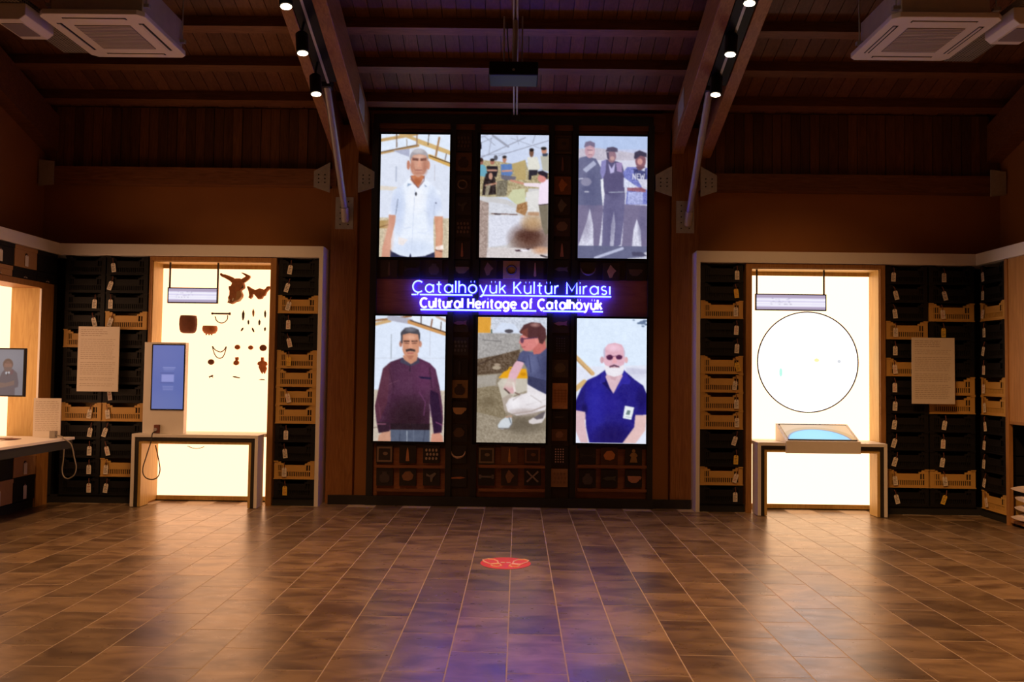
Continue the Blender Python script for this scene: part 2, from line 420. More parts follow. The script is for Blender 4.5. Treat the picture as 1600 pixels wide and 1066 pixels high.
    locs = [P(x, y, X=tx) for x, y in pts][::-1]
    d = locs[0] - locs[1]
    locs += [locs[2] - d*1.0, locs[2] - d*2.1, locs[2] - d*3.2]  # three unseen lamps added up the track to light floor and cabinets
    names = ['lowest', 'middle', 'uppermost', 'added fourth', 'added fifth', 'added sixth']
    for k, p in enumerate(locs):
        t = thing('track_spotlight', p, '%s lit black spotlight on the %s lighting track' % (names[k], side), 'spotlight', 'track spotlights')
        top = zr(p.y) + off - .05
        aim = Vector((.10*-sg, -.12, -1)).normalized() if k < 3 else [Vector((.42*sg, .84, -1)), Vector((.62*sg, .35, -1)), Vector((.12*sg if sg < 0 else .42, -.10, -1))][k-3].normalized()
        hd = p - aim * .20
        MB().tube([p, p - aim*.012, p - aim*.18, hd], [.056,.056,.056,.035], 18).build('head', M['black'], t, smooth=True)
        MB().tube([p + aim*.003, p + aim*.0035], .046, 20).build('lens', M['lens'], t, label='glowing lamp lens')
        MB().tube([hd, Vector((p.x, hd.y, max(top, hd.z+.03)))], .012, 8).build('stem', M['black'], t)
        ld = bpy.data.lights.new('spot_lamp', 'SPOT'); ld.energy = SPOT_W * (.36,.36,.5,0.95,1.3,5.4 if sg < 0 else 6.4)[k]; ld.color = WARM
        ld.spot_size = math.radians((80,80,80,52,64,112)[k]); ld.spot_blend = 0.9; ld.shadow_soft_size = .05
        lo = bpy.data.objects.new('spot_lamp', ld); col.objects.link(lo); lo.parent = t
        lo.location = aim * .03
        lo.rotation_euler = (-aim).to_track_quat('Z', 'Y').to_euler()

# skirting of the centre bay
MB().box(-2.08, 1.92, YW-.14, YW-.105, 0, .10).build('baseboard_back', M['base'], kind='structure')

# ------------------------------------------------------------------ drawing flat pictures for the screens
class Canvas:
    def __init__(s, w, h, bg, x0=20, y0=32, sw=578, sh=1003):
        s.w, s.h = w*2, h*2
        s.a = np.zeros((s.h, s.w, 3)); s.a[:] = bg
        yy, xx = np.mgrid[0:s.h, 0:s.w]
        s.x = x0 + (xx + .5) / s.w * sw; s.y = y0 + (yy + .5) / s.h * sh
        s.rng = np.random.RandomState(3)
    def put(s, mask, c, al=1.0):
        m = (mask.astype(float) * al)[..., None]
        s.a = s.a * (1 - m) + np.array(c, float) * m
    def mpoly(s, p):
        m = np.zeros(s.x.shape, bool); n = len(p)
        for i in range(n):
            (x1, y1), (x2, y2) = p[i], p[(i+1) % n]
            if y1 == y2: continue
            c = ((y1 > s.y) != (y2 > s.y)) & (s.x < (x2-x1)*(s.y-y1)/(y2-y1)+x1)
            m ^= c
        return m
    def poly(s, p, c, al=1.0): s.put(s.mpoly(p), c, al)
    def ell(s, cx, cy, rx, ry, c, al=1.0): s.put(((s.x-cx)/rx)**2 + ((s.y-cy)/ry)**2 < 1, c, al)
    def glow(s, cx, cy, rx, ry, c, al=1.0, clip=None):
        d = ((s.x-cx)/rx)**2 + ((s.y-cy)/ry)**2
        g = np.clip(1-d, 0, 1)
        if clip is not None: g = g * s.mpoly(clip)
        s.put(g, c, al)
    def line(s, p, wd, c, al=1.0):
        m = np.zeros(s.x.shape, bool)
        for (x1, y1), (x2, y2) in zip(p[:-1], p[1:]):
            dx, dy = x2-x1, y2-y1; L2 = dx*dx+dy*dy+1e-9
            t = np.clip(((s.x-x1)*dx+(s.y-y1)*dy)/L2, 0, 1)
            m |= (s.x-x1-t*dx)**2+(s.y-y1-t*dy)**2 < (wd/2)**2
        s.put(m, c, al)
    def speck(s, p, amt, cell=4):
        m = s.mpoly(p)
        nz = s.rng.rand(s.h//cell+2, s.w//cell+2)
        nz = np.kron(nz, np.ones((cell, cell)))[:s.h, :s.w]
        nz = nz*.6 + s.rng.rand(s.h, s.w)*.4
        s.a += (m * (nz-.5) * amt)[..., None]
    def rgb(s):
        a = s.a
        a = (a[0::2,0::2]+a[1::2,0::2]+a[0::2,1::2]+a[1::2,1::2])/4
        b = a.copy()
        b[1:-1,1:-1] = (a[1:-1,1:-1]*4+a[:-2,1:-1]+a[2:,1:-1]+a[1:-1,:-2]+a[1:-1,2:])/8
        a = b; b = a.copy()
        b[1:-1,1:-1] = (a[1:-1,1:-1]*4+a[:-2,1:-1]+a[2:,1:-1]+a[1:-1,:-2]+a[1:-1,2:])/8
        b = np.clip(b, 0, 255)/255
        return np.where(b <= .04045, b/12.92, ((b+.055)/1.055)**2.4)
M['print'] = print_emit('screen_picture', 1.0)
M['printdim'] = print_emit('kiosk_picture', 1.0)
def picture(name, cv, corner, du, dv, parent, mat):
    """flat glowing picture: grid of coloured points; corner = top-left, du, dv = edge vectors"""
    a = cv.rgb(); h, wd = a.shape[:2]
    corner, du, dv = Vector(corner) - ORI[parent.name], Vector(du), Vector(dv)
    us = np.linspace(0, 1, wd); vs = np.linspace(0, 1, h)
    co = np.array(corner)[None,None,:] + us[None,:,None]*np.array(du) + vs[:,None,None]*np.array(dv)
    idx = np.arange(h*wd).reshape(h, wd)
    q = np.stack([idx[:-1,:-1], idx[1:,:-1], idx[1:,1:], idx[:-1,1:]], -1).reshape(-1, 4)
    me = bpy.data.meshes.new(name)
    me.vertices.add(h*wd); me.vertices.foreach_set('co', co.reshape(-1))
    nf = len(q); me.loops.add(nf*4); me.loops.foreach_set('vertex_index', q.reshape(-1))
    me.polygons.add(nf); me.polygons.foreach_set('loop_start', np.arange(nf)*4); 
    me.update(calc_edges=True)
    at = me.color_attributes.new('Col', 'FLOAT_COLOR', 'POINT')
    rgba = np.ones((h*wd, 4)); rgba[:, :3] = a.reshape(-1, 3)
    at.data.foreach_set('color', rgba.reshape(-1))
    me.materials.append(mat); me.validate()
    o = bpy.data.objects.new(name, me); col.objects.link(o); o.parent = parent; ORI[o.name] = ORI[parent.name]
    return o

SK = (205,150,125)
def scr_whiteshirt():
    c = Canvas(116, 202, (222,228,244))
    c.poly([(0,0),(620,0),(620,290),(430,200),(330,130),(0,190)], (226,236,252))
    for p, wd, k in [([(20,85),(320,30)],26,(196,160,108)), ([(20,190),(330,125)],22,(188,150,98)), ([(180,30),(600,180)],26,(206,172,118)), ([(330,95),(600,185)],30,(212,178,120)),
                     ([(425,212),(600,280)],34,(214,170,96)), ([(425,207),(600,266)],7,(70,50,36)), ([(20,182),(310,124)],6,(84,62,50)), ([(150,30),(152,140)],9,(120,95,78)),
                     ([(318,30),(318,130)],10,(150,120,100)), ([(418,30),(412,120)],6,(90,70,60)), ([(505,60),(478,210)],16,(172,130,92)), ([(566,190),(556,240)],6,(90,70,60)), ([(235,75),(237,130)],5,(130,110,90))]:
        c.line(p, wd, k)
    c.poly([(120,170),(260,150),(260,220),(200,200)], (176,180,205))
    c.line([(152,300),(152,420)], 9, (176,184,205)); c.line([(470,280),(470,410)], 4, (170,160,165))
    c.poly([(15,455),(160,465),(160,495),(15,490)], (226,216,205))
    c.poly([(0,715),(620,715),(620,1050),(0,1050)], (206,192,166)); c.speck([(0,715),(620,715),(620,1050),(0,1050)], 60)
    c.poly([(0,740),(95,735),(95,800),(0,805)], (182,150,100)); c.line([(0,800),(100,770)], 8, (130,95,60))
    # arms
    c.poly([(98,680),(155,690),(150,770),(120,900),(110,1036),(45,1036),(48,960),(75,860),(98,760)], (208,150,128))
    c.poly([(474,700),(545,700),(548,850),(545,950),(545,1036),(480,1036),(488,950),(490,860)], (212,152,124))
    c.poly([(492,945),(550,930),(556,965),(490,975)], (250,240,235)); c.line([(490,972),(545,985)], 8, (120,80,70))
    # trousers, shirt
    c.poly([(115,975),(480,985),(485,1040),(115,1040)], (46,48,78))
    S = [(270,385),(200,455),(130,490),(95,690),(165,695),(170,620),(150,760),(120,890),(122,985),(190,1018),(270,1034),(282,1000),(292,1034),(400,1022),(478,990),(470,860),(468,700),(545,695),(520,500),(470,460),(388,385),(330,470)]
    c.poly(S, (234,241,254)); c.glow(175,640,70,260,(190,204,236),.75,S); c.glow(455,640,60,240,(196,208,238),.7,S); c.glow(300,960,220,90,(200,214,242),.6,S); c.glow(320,560,90,150,(246,248,255),.8,S); c.glow(125,600,60,90,(206,216,242),.7,S); c.glow(515,600,55,90,(204,214,242),.7,S)
    for q_ in ([(200,520),(230,600),(220,700)],[(430,520),(410,600),(425,700)],[(170,760),(230,800),(280,790)],[(450,800),(400,840),(340,830)],[(180,900),(260,930)]): c.line(q_, 7, (212,222,246), .7)
    c.poly([(165,560),(175,560),(160,690),(150,690)], (150,160,185)); c.poly([(476,590),(492,585),(490,600)], (90,95,120)); c.poly([(468,600),(480,600),(474,700),(466,700)], (196,206,230))
    for y in range(520, 980, 40): c.line([(150,y),(470,y+4)], 4, (216,226,246), .35)
    c.line([(310,480),(290,1000)], 4, (204,214,238)); c.line([(390,655),(435,680)], 5, (204,212,236)); c.poly([(180,870),(260,890),(220,940),(180,930)], (240,232,232))
    # neck, head
    c.poly([(278,370),(385,370),(388,420),(335,470),(270,410)], (198,122,86))
    c.poly([(268,372),(272,405),(335,470),(320,480),(250,455)], (240,244,255)); c.poly([(388,378),(410,440),(345,478),(335,470)], (236,242,255))
    c.line([(272,378),(300,430),(335,470)], 7, (120,90,100)); c.line([(386,375),(384,410),(338,470)], 6, (120,90,100))
    c.poly([(250,435),(285,440),(245,462)], (150,170,200)); c.poly([(385,440),(412,460),(395,462)], (150,165,195))
    c.ell(252,285,14,38,(196,132,110)); c.ell(418,285,13,36,(206,146,122))
    c.ell(340,228,78,78,(168,162,168)); c.glow(330,170,60,24,(206,202,206),.9)
    c.poly([(272,240),(290,205),(340,195),(395,205),(412,240),(408,310),(385,360),(335,385),(290,362),(268,310)], (208,156,134))
    c.glow(338,222,55,26,(226,182,162))
    c.poly([(285,230),(335,235),(335,250),(285,248)], (120,78,68)); c.poly([(350,235),(400,230),(400,248),(352,250)], (120,78,68))
    c.line([(280,225),(335,232)], 6, (150,110,100)); c.line([(350,232),(405,226)], 6, (150,110,100))
    c.poly([(335,250),(352,250),(362,300),(325,300)], (222,162,138)); c.line([(312,326),(365,326)], 7, (150,90,82)); c.line([(300,300),(310,340)], 4, (180,120,100))
    c.glow(390,300,30,80,(168,108,88),.7); c.glow(285,300,24,70,(176,116,96),.6); c.glow(338,350,40,22,(186,124,104),.6); c.line([(300,352),(375,352)], 5, (170,112,96), .6)
    c.glow(330,420,50,36,(160,88,58),.7)
    c.glow(100,880,50,180,(226,172,150),.5); c.glow(515,850,26,160,(228,172,144),.6)
    c.ell(319,520,7,16,(40,40,50))
    return c
def scr_group():
    c = Canvas(116, 202, (206,216,240))
    for p, wd in [([(20,230),(400,55)],9), ([(20,210),(250,180)],5), ([(180,205),(600,75)],7), ([(130,40),(260,130)],18), ([(40,100),(130,60)],6), ([(60,45),(150,120)],5), ([(330,40),(345,110)],5), ([(480,35),(460,100)],6), ([(20,60),(90,35)],5), ([(280,60),(520,140)],4), ([(120,60),(100,190)],5)]:
        c.line(p, wd, (158,162,180))
    c.poly([(20,240),(180,250),(300,270),(400,235),(430,330),(600,340),(600,540),(20,540)], (178,164,128)); c.speck([(20,240),(300,270),(400,235),(600,340),(600,540),(20,540)], 80)
    c.poly([(290,270),(400,240),(410,400),(330,400)], (186,164,112))
    c.poly([(0,60),(38,100),(40,150),(20,160),(30,540),(0,540)], (24,20,34))
    # seated people
    c.poly([(25,265),(75,290),(90,350),(80,380),(25,370)], (110,170,190)); c.ell(38,255,18,26,(150,100,90)); c.ell(36,240,20,16,(60,40,36))
    c.poly([(85,290),(175,290),(178,330),(165,380),(90,360)], (40,34,40)); c.ell(130,255,18,24,(170,110,92)); c.ell(130,240,19,12,(50,42,40)); c.line([(95,325),(165,325)], 14, (200,150,130)); c.ell(158,222,16,22,(90,90,100))
    c.poly([(200,275),(290,270),(298,350),(280,370),(205,360)], (96,128,186)); c.ell(230,235,16,28,(190,135,112)); c.ell(230,215,18,12,(52,44,44)); c.line([(215,330),(290,325)], 14, (210,150,124))
    c.poly([(200,360),(330,375),(320,400),(240,405),(205,390)], (110,106,118))
    c.poly([(60,420),(80,350),(130,340),(160,400),(165,520),(50,530)], (48,38,38)); c.ell(118,372,16,28,(196,150,130)); c.line([(80,450),(165,430)], 16, (188,140,118)); c.poly([(80,450),(120,440),(100,530),(75,530)], (150,140,120))
    c.poly([(170,410),(260,400),(250,530),(170,535)], (124,116,100)); c.speck([(40,400),(270,400),(270,530),(40,530)], 60)
    # standing people
    c.poly([(418,215),(500,210),(525,300),(500,330),(425,320)], (226,224,214)); c.ell(452,178,18,36,(120,84,66)); c.ell(452,155,19,14,(40,32,32)); c.poly([(430,318),(505,318),(500,360),(455,365),(450,400),(432,400)], (46,42,52))
    c.poly([(525,205),(600,190),(600,330),(545,320)], (186,184,170)); c.ell(556,160,22,30,(196,140,118)); c.ell(552,142,24,14,(50,44,44)); c.poly([(540,185),(590,180),(580,205),(545,205)], (60,70,90))
    # trench
    c.poly([(15,535),(160,545),(250,560),(330,600),(420,580),(430,470),(600,470),(600,1050),(0,1050)], (206,204,206))
    c.poly([(260,545),(300,480),(400,470),(410,580),(330,600)], (206,208,170)); c.poly([(410,500),(520,480),(520,660),(420,660)], (224,222,220))
    c.poly([(5,560),(105,590),(100,1045),(0,1045)], (170,150,142)); c.speck([(5,560),(105,590),(100,1045),(0,1045)], 70)
    c.poly([(110,580),(250,600),(340,640),(330,680),(110,670)], (214,216,226)); c.poly([(108,690),(400,690),(380,800),(260,930),(110,950)], (220,222,236))
    c.line([(130,676),(340,682)], 7, (110,80,74)); c.ell(180,680,30,6,(60,44,48)); c.poly([(340,600),(420,575),(425,640),(405,690),(330,660)], (168,124,84)); c.speck([(340,600),(420,575),(425,640),(330,660)], 70)
    c.glow(450,880,210,160,(100,66,54),1.0); c.glow(430,850,120,60,(84,52,44),.9); c.glow(470,740,120,90,(190,150,104),.8); c.poly([(430,660),(520,660),(520,690),(425,685)], (188,150,120))
    c.poly([(100,950),(300,950),(480,960),(600,960),(600,1050),(90,1050)], (214,206,206)); c.glow(540,970,90,40,(206,160,130)); c.poly([(320,970),(450,955),(430,975),(340,982)], (70,46,56)); c.ell(400,970,35,8,(240,236,244)); c.line([(540,1010),(590,1025)], 12, (60,50,56))
    c.speck([(100,600),(600,600),(600,1050),(100,1050)], 30)
    # pointing man
    c.poly([(515,600),(595,590),(597,830),(575,850),(545,780)], (126,116,100)); c.line([(520,598),(595,590)], 12, (50,40,46))
    c.poly([(520,440),(545,400),(597,390),(597,590),(515,600)], (244,226,246)); c.poly([(375,425),(520,425),(530,460),(400,450)], (240,224,234)); c.line([(285,405),(385,430)], 16, (200,140,120))
    c.ell(540,385,34,34,(216,140,134)); c.poly([(505,330),(545,322),(590,345),(585,395),(560,370),(510,352)], (44,36,48))
    return c
def scr_three():
    c = Canvas(116, 202, (196,202,232))
    c.poly([(0,0),(620,0),(620,140),(0,140)], (182,200,236)); c.poly([(20,140),(160,130),(260,140),(480,170),(600,180),(600,260),(20,230)], (196,190,206)); c.speck([(20,130),(600,150),(600,240),(20,230)], 24)
    c.poly([(20,230),(600,230),(600,1040),(20,1040)], (214,214,232)); c.speck([(20,600),(600,600),(600,960),(20,960)], 50)
    D = (108,104,142); D2 = (122,114,146)
    # legs and bodies
    c.poly([(20,590),(230,590),(232,640),(215,820),(200,930),(155,930),(150,760),(122,625),(95,740),(30,930),(20,930)], D2)
    c.poly([(245,500),(415,500),(405,700),(380,920),(320,950),(335,760),(322,650),(300,760),(290,945),(225,930),(232,640)], D)
    c.poly([(410,590),(600,600),(600,980),(555,980),(545,800),(512,710),(485,800),(470,980),(385,980),(395,850)], D2)
    c.poly([(20,930),(600,930),(600,1036),(20,1036)], (104,106,138)); c.line([(170,1030),(395,950)], 22, (188,192,220)); c.poly([(440,1030),(600,1015),(600,1040),(430,1040)], (206,208,226)); c.ell(590,1000,22,22,(200,200,214))
    c.poly([(470,978),(556,978),(600,1010),(480,1010)], (78,76,104))
    c.poly([(30,215),(90,200),(170,220),(215,300),(230,480),(230,600),(20,600),(20,240)], (104,106,140))
    c.glow(130,470,90,200,(90,92,128),.7); c.glow(60,330,50,140,(118,118,150),.6); c.glow(320,420,80,150,(74,70,106),.8); c.glow(300,720,60,260,(96,92,130),.6); c.glow(90,760,60,160,(130,122,152),.5); c.glow(560,760,50,180,(100,96,132),.6)
    c.poly([(60,310),(150,235),(175,265),(90,335)], (176,180,208)); c.ell(90,410,44,34,(140,138,166)); c.line([(80,492),(110,492)], 9, (190,190,206)); c.line([(30,388),(60,382)], 8, (200,200,220))
    c.ell(118,155,42,60,(196,156,170)); c.glow(128,165,30,40,(222,184,190),.9); c.line([(98,150),(140,150)], 6, (140,104,120)); c.line([(108,188),(136,188)], 5, (150,104,116)); c.poly([(68,130),(80,85),(120,74),(160,92),(160,128),(120,112)], (124,112,140))
    c.poly([(220,260),(260,225),(340,240),(385,255),(405,330),(410,500),(245,510),(225,400)], (92,86,124)); c.poly([(215,240),(255,225),(250,330),(225,390),(205,330)], (140,136,190)); c.poly([(335,250),(385,250),(385,330),(345,320)], (160,138,184))
    c.poly([(272,255),(300,300),(330,250),(320,330),(290,340)], (190,184,226)); c.line([(280,495),(400,490)], 9, (160,164,186))
    c.poly([(210,390),(232,380),(238,520),(228,600),(215,480)], (236,238,246))
    c.ell(300,200,36,52,(150,116,130)); c.ell(305,215,18,18,(196,156,156)); c.poly([(250,160),(262,128),(310,120),(350,135),(350,165),(300,160)], (88,80,104)); c.poly([(255,165),(275,165),(280,230),(262,215)], (84,74,98))
    c.poly([(395,330),(430,285),(500,285),(597,290),(597,590),(420,590),(430,470)], (120,126,196)); c.poly([(480,300),(590,300),(590,400),(500,390)], (64,68,118))
    c.poly([(400,370),(490,430),(560,470),(480,470),(400,450)], (214,218,240)); c.poly([(430,455),(580,450),(585,490),(430,480)], (150,96,112)); c.poly([(510,380),(600,385),(600,470),(560,460)], (206,206,226)); c.poly([(440,490),(560,490),(560,585),(430,585)], (172,178,226)); c.speck([(400,300),(597,300),(597,590),(420,590)], 60)
    # lettering on the shirt
    for p in ([(478,385),(478,340),(500,385),(500,340)], [(532,342),(512,342),(512,384),(532,384)], [(512,362),(528,362)], [(538,340),(546,384),(556,350),(566,384),(572,340)]): c.line(p, 7, (226,226,240))
    c.ell(540,235,44,60,(136,92,104)); c.ell(535,240,22,26,(206,150,146)); c.poly([(485,215),(490,165),(530,147),(590,170),(592,205),(540,190),(500,220)], (62,56,80)); c.poly([(500,280),(580,280),(570,310),(520,310)], (110,76,90))
    c.poly([(545,310),(580,285),(575,320)], (210,214,238))
    return c
def scr_burgundy():
    c = Canvas(116, 202, (222,232,250), y0=12, sh=1036)
    c.poly([(310,0),(620,0),(620,140),(310,60)], (232,240,252))
    for p, wd, k in [([(20,55),(310,15)],16,(150,105,70)), ([(20,85),(140,55)],26,(204,168,120)), ([(140,30),(310,60)],46,(176,176,192)), ([(300,62),(605,160)],34,(206,150,92)), ([(305,50),(605,148)],8,(60,44,40)), ([(395,15),(395,80)],7,(70,54,50)), ([(485,40),(475,110)],12,(140,100,80)), ([(560,60),(555,130)],7,(90,70,60)), ([(520,15),(605,55)],20,(196,170,150))]:
        c.line(p, wd, k)
    c.line([(153,170),(155,370)], 9, (176,184,196)); c.line([(470,140),(470,340)], 5, (196,200,214)); c.line([(20,365),(600,360)], 5, (206,212,226)); c.line([(25,150),(25,600)], 4, (206,210,226))
    c.poly([(0,625),(620,625),(620,1060),(0,1060)], (200,186,170)); c.speck([(0,625),(620,625),(620,1060),(0,1060)], 40); c.line([(10,940),(60,930)], 6, (120,100,90)); c.line([(480,900),(600,900)], 5, (150,130,110))
    c.poly([(65,1000),(110,960),(165,965),(165,1048),(60,1048)], (196,146,122)); c.poly([(498,980),(560,970),(585,1000),(590,1048),(490,1048)], (204,142,120))
    c.poly([(160,940),(480,940),(482,1048),(165,1048)], (84,92,112)); c.line([(295,960),(297,1046)], 6, (170,178,190)); c.line([(240,950),(236,1048)], 5, (60,66,86)); c.line([(350,950),(352,1048)], 6, (104,112,132)); c.line([(440,950),(430,1040)], 10, (66,72,92))
    B = (76,42,66)
    J = [(245,360),(150,395),(90,450),(62,600),(30,760),(45,880),(65,980),(150,965),(165,950),(480,950),(478,740),(492,830),(512,980),(578,970),(586,860),(580,760),(555,600),(520,450),(470,400),(380,360),(315,420)]
    c.poly(J, B); c.speck(J, 16)
    c.poly([(90,450),(150,400),(140,560),(130,740),(60,900),(30,760)], (84,44,60)); c.glow(300,860,230,220,(40,22,30),.9,J); c.poly([(160,900),(480,900),(480,950),(165,950)], (38,24,32)); c.glow(430,500,130,190,(104,54,92),.7,J); c.glow(290,520,120,160,(90,52,80),.7,J); c.glow(120,560,60,160,(98,56,74),.6,J)
    c.poly([(480,620),(545,650),(578,860),(575,960),(515,975),(495,830),(478,740)], (44,24,50)); c.line([(475,740),(490,840)], 7, (150,120,140)); c.poly([(50,890),(150,890),(150,965),(68,978)], (50,30,44)); c.line([(50,905),(120,905)], 8, (150,90,110)); c.line([(530,885),(580,910)], 8, (130,70,110))
    c.line([(140,580),(220,545)], 6, (110,70,90)); c.line([(390,640),(440,720),(430,830)], 6, (110,60,100)); c.line([(60,740),(80,860)], 8, (104,56,76))
    c.glow(350,250,34,90,(176,116,92),.6); c.glow(268,260,20,80,(186,126,104),.5); c.line([(140,450),(180,600),(165,760)], 10, (64,34,54), .7); c.line([(470,440),(490,600)], 12, (60,32,54), .7)
    c.poly([(380,510),(490,520),(480,535),(400,528)], (36,28,60))
    c.poly([(245,355),(225,395),(300,425),(315,430),(390,395),(375,350),(320,410)], (70,66,86)); c.poly([(250,340),(375,330),(365,380),(318,412),(262,375)], (198,140,112)); c.line([(312,420),(310,470)], 6, (44,30,46))
    c.ell(232,245,12,26,(180,120,100)); c.ell(392,245,11,26,(200,140,118))
    c.poly([(232,240),(230,150),(265,112),(320,106),(375,125),(390,165),(385,240)], (74,72,80)); c.glow(310,125,60,25,(130,130,140),.8)
    c.poly([(246,170),(300,155),(372,165),(384,230),(380,310),(350,355),(310,372),(268,350),(248,300)], (204,144,116)); c.glow(310,190,55,26,(226,172,146))
    c.line([(258,222),(300,222)], 9, (70,46,42)); c.line([(322,222),(365,220)], 9, (70,46,42)); c.line([(262,238),(298,240)], 6, (100,62,54)); c.line([(325,240),(362,238)], 6, (100,62,54)); c.poly([(304,225),(318,225),(330,282),(292,282)], (218,156,128))
    c.poly([(272,292),(310,282),(352,292),(350,308),(310,302),(276,310)], (60,50,52)); c.line([(288,320),(334,320)], 8, (176,96,92)); c.poly([(278,340),(345,340),(320,370),(300,370)], (180,120,98))
    return c
def scr_crouch():
    c = Canvas(116, 202, (150,140,124), y0=12, sh=1044)
    c.poly([(20,0),(620,0),(620,160),(20,160)], (206,212,226)); c.speck([(20,0),(620,0),(620,160),(20,160)], 60)
    c.poly([(28,12),(145,15),(142,145),(30,148)], (222,160,60)); c.poly([(160,140),(230,60),(330,70),(380,140)], (214,224,244)); c.ell(290,130,35,16,(80,76,84)); c.line([(150,120),(152,145)], 8, (50,70,50))
    c.poly([(20,150),(380,150),(380,300),(200,330),(20,370)], (164,160,158)); c.speck([(20,150),(380,150),(380,330),(20,370)], 50); c.line([(80,205),(230,215)], 8, (120,116,116))
    c.poly([(20,370),(200,330),(380,280),(380,440),(240,480),(20,500)], (98,80,64)); c.speck([(20,370),(380,280),(380,440),(20,500)], 70); c.line([(30,420),(220,330)], 10, (70,54,44)); c.ell(195,435,34,16,(176,160,138)); c.ell(200,410,26,10,(170,150,130))
    c.poly([(20,500),(240,480),(620,470),(620,1060),(20,1060)], (152,140,122)); c.poly([(20,560),(230,600),(280,860),(20,800)], (136,122,98)); c.speck([(20,500),(620,480),(620,1060),(20,1060)], 66, 3); c.glow(420,900,220,100,(96,86,72),.8); c.glow(130,720,90,60,(108,94,72),.6); c.poly([(20,510),(200,490),(190,580),(30,610)], (170,164,158), .7)
    # yellow bag
    c.poly([(210,522),(250,470),(310,440),(430,440),(452,525)], (230,164,30)); c.line([(280,470),(300,432),(350,425)], 9, (232,170,30)); c.ell(410,485,22,16,(206,140,20))
    # far leg, shoes
    c.poly([(205,560),(240,520),(440,520),(440,620),(340,660),(300,720),(290,800),(265,790),(240,690)], (198,190,176)); c.poly([(240,690),(300,650),(330,660),(285,720),(290,800),(262,790)], (176,162,150))
    c.poly([(210,910),(235,870),(270,845),(320,840),(325,890),(300,930),(245,945),(215,935)], (206,212,218)); c.line([(215,935),(300,935),(325,895)], 8, (120,116,116)); c.poly([(270,835),(325,825),(325,845),(275,850)], (180,150,130)); c.line([(300,845),(315,890)], 8, (110,120,130))
    c.poly([(455,870),(500,840),(560,800),(595,785),(590,840),(560,885),(490,898),(460,890)], (214,206,206)); c.poly([(495,845),(560,800),(590,790),(570,850),(520,860)], (104,96,100))
    # arm
    c.poly([(360,370),(415,390),(395,440),(350,530),(285,525),(300,470),(335,400)], (222,176,190)); c.poly([(285,525),(350,530),(345,600),(330,650),(290,640),(250,610)], (214,168,170)); c.line([(330,560),(345,640)], 16, (238,222,220)); c.line([(262,610),(300,645)], 12, (90,70,66)); c.line([(345,640),(380,655)], 10, (120,96,86))
    # near leg
    c.poly([(440,560),(600,640),(605,720),(590,780),(480,810),(360,830),(290,800),(272,740),(300,690),(440,640)], (228,222,226)); c.line([(330,815),(480,790),(590,745)], 9, (170,152,146)); c.line([(440,740),(600,690)], 6, (196,188,190)); c.glow(340,730,60,60,(242,238,242))
    c.glow(500,690,110,60,(240,236,240),.8); c.glow(420,800,150,40,(176,160,156),.7); c.glow(300,560,80,50,(216,208,196),.8); c.line([(470,660),(560,720)], 8, (200,192,194)); c.line([(400,650),(330,700)], 8, (190,180,178))
    # shirt
    c.poly([(405,290),(470,300),(540,310),(590,260),(615,280),(615,660),(530,620),(445,570),(440,440),(410,390),(360,370),(380,310)], (80,84,122)); c.poly([(445,500),(615,540),(615,660),(445,570)], (58,60,92)); c.glow(480,400,60,110,(104,110,150),.8); c.glow(585,430,50,150,(60,62,96),.7); c.line([(450,330),(470,470)], 8, (66,70,106)); c.line([(520,340),(560,480)], 9, (70,74,110)); c.line([(420,385),(360,372)], 7, (50,54,86))
    # head
    c.poly([(470,240),(580,200),(590,270),(540,315),(490,320)], (196,110,104)); c.poly([(385,170),(420,140),(500,150),(530,200),(520,240),(470,290),(420,295),(400,270),(385,240),(372,225)], (214,130,126)); c.ell(515,205,16,28,(222,140,132))
    c.poly([(372,135),(410,75),(470,52),(540,60),(585,110),(590,180),(560,235),(535,225),(520,175),(480,185),(450,190),(430,160),(385,150)], (84,48,50)); c.glow(500,75,50,22,(176,130,124),.9); c.poly([(385,130),(440,100),(440,180),(400,160)], (120,66,58))
    c.line([(385,195),(520,180)], 7, (60,40,70)); c.ell(396,205,14,24,(100,60,84)); c.line([(395,262),(420,258)], 6, (150,70,76))
    return c
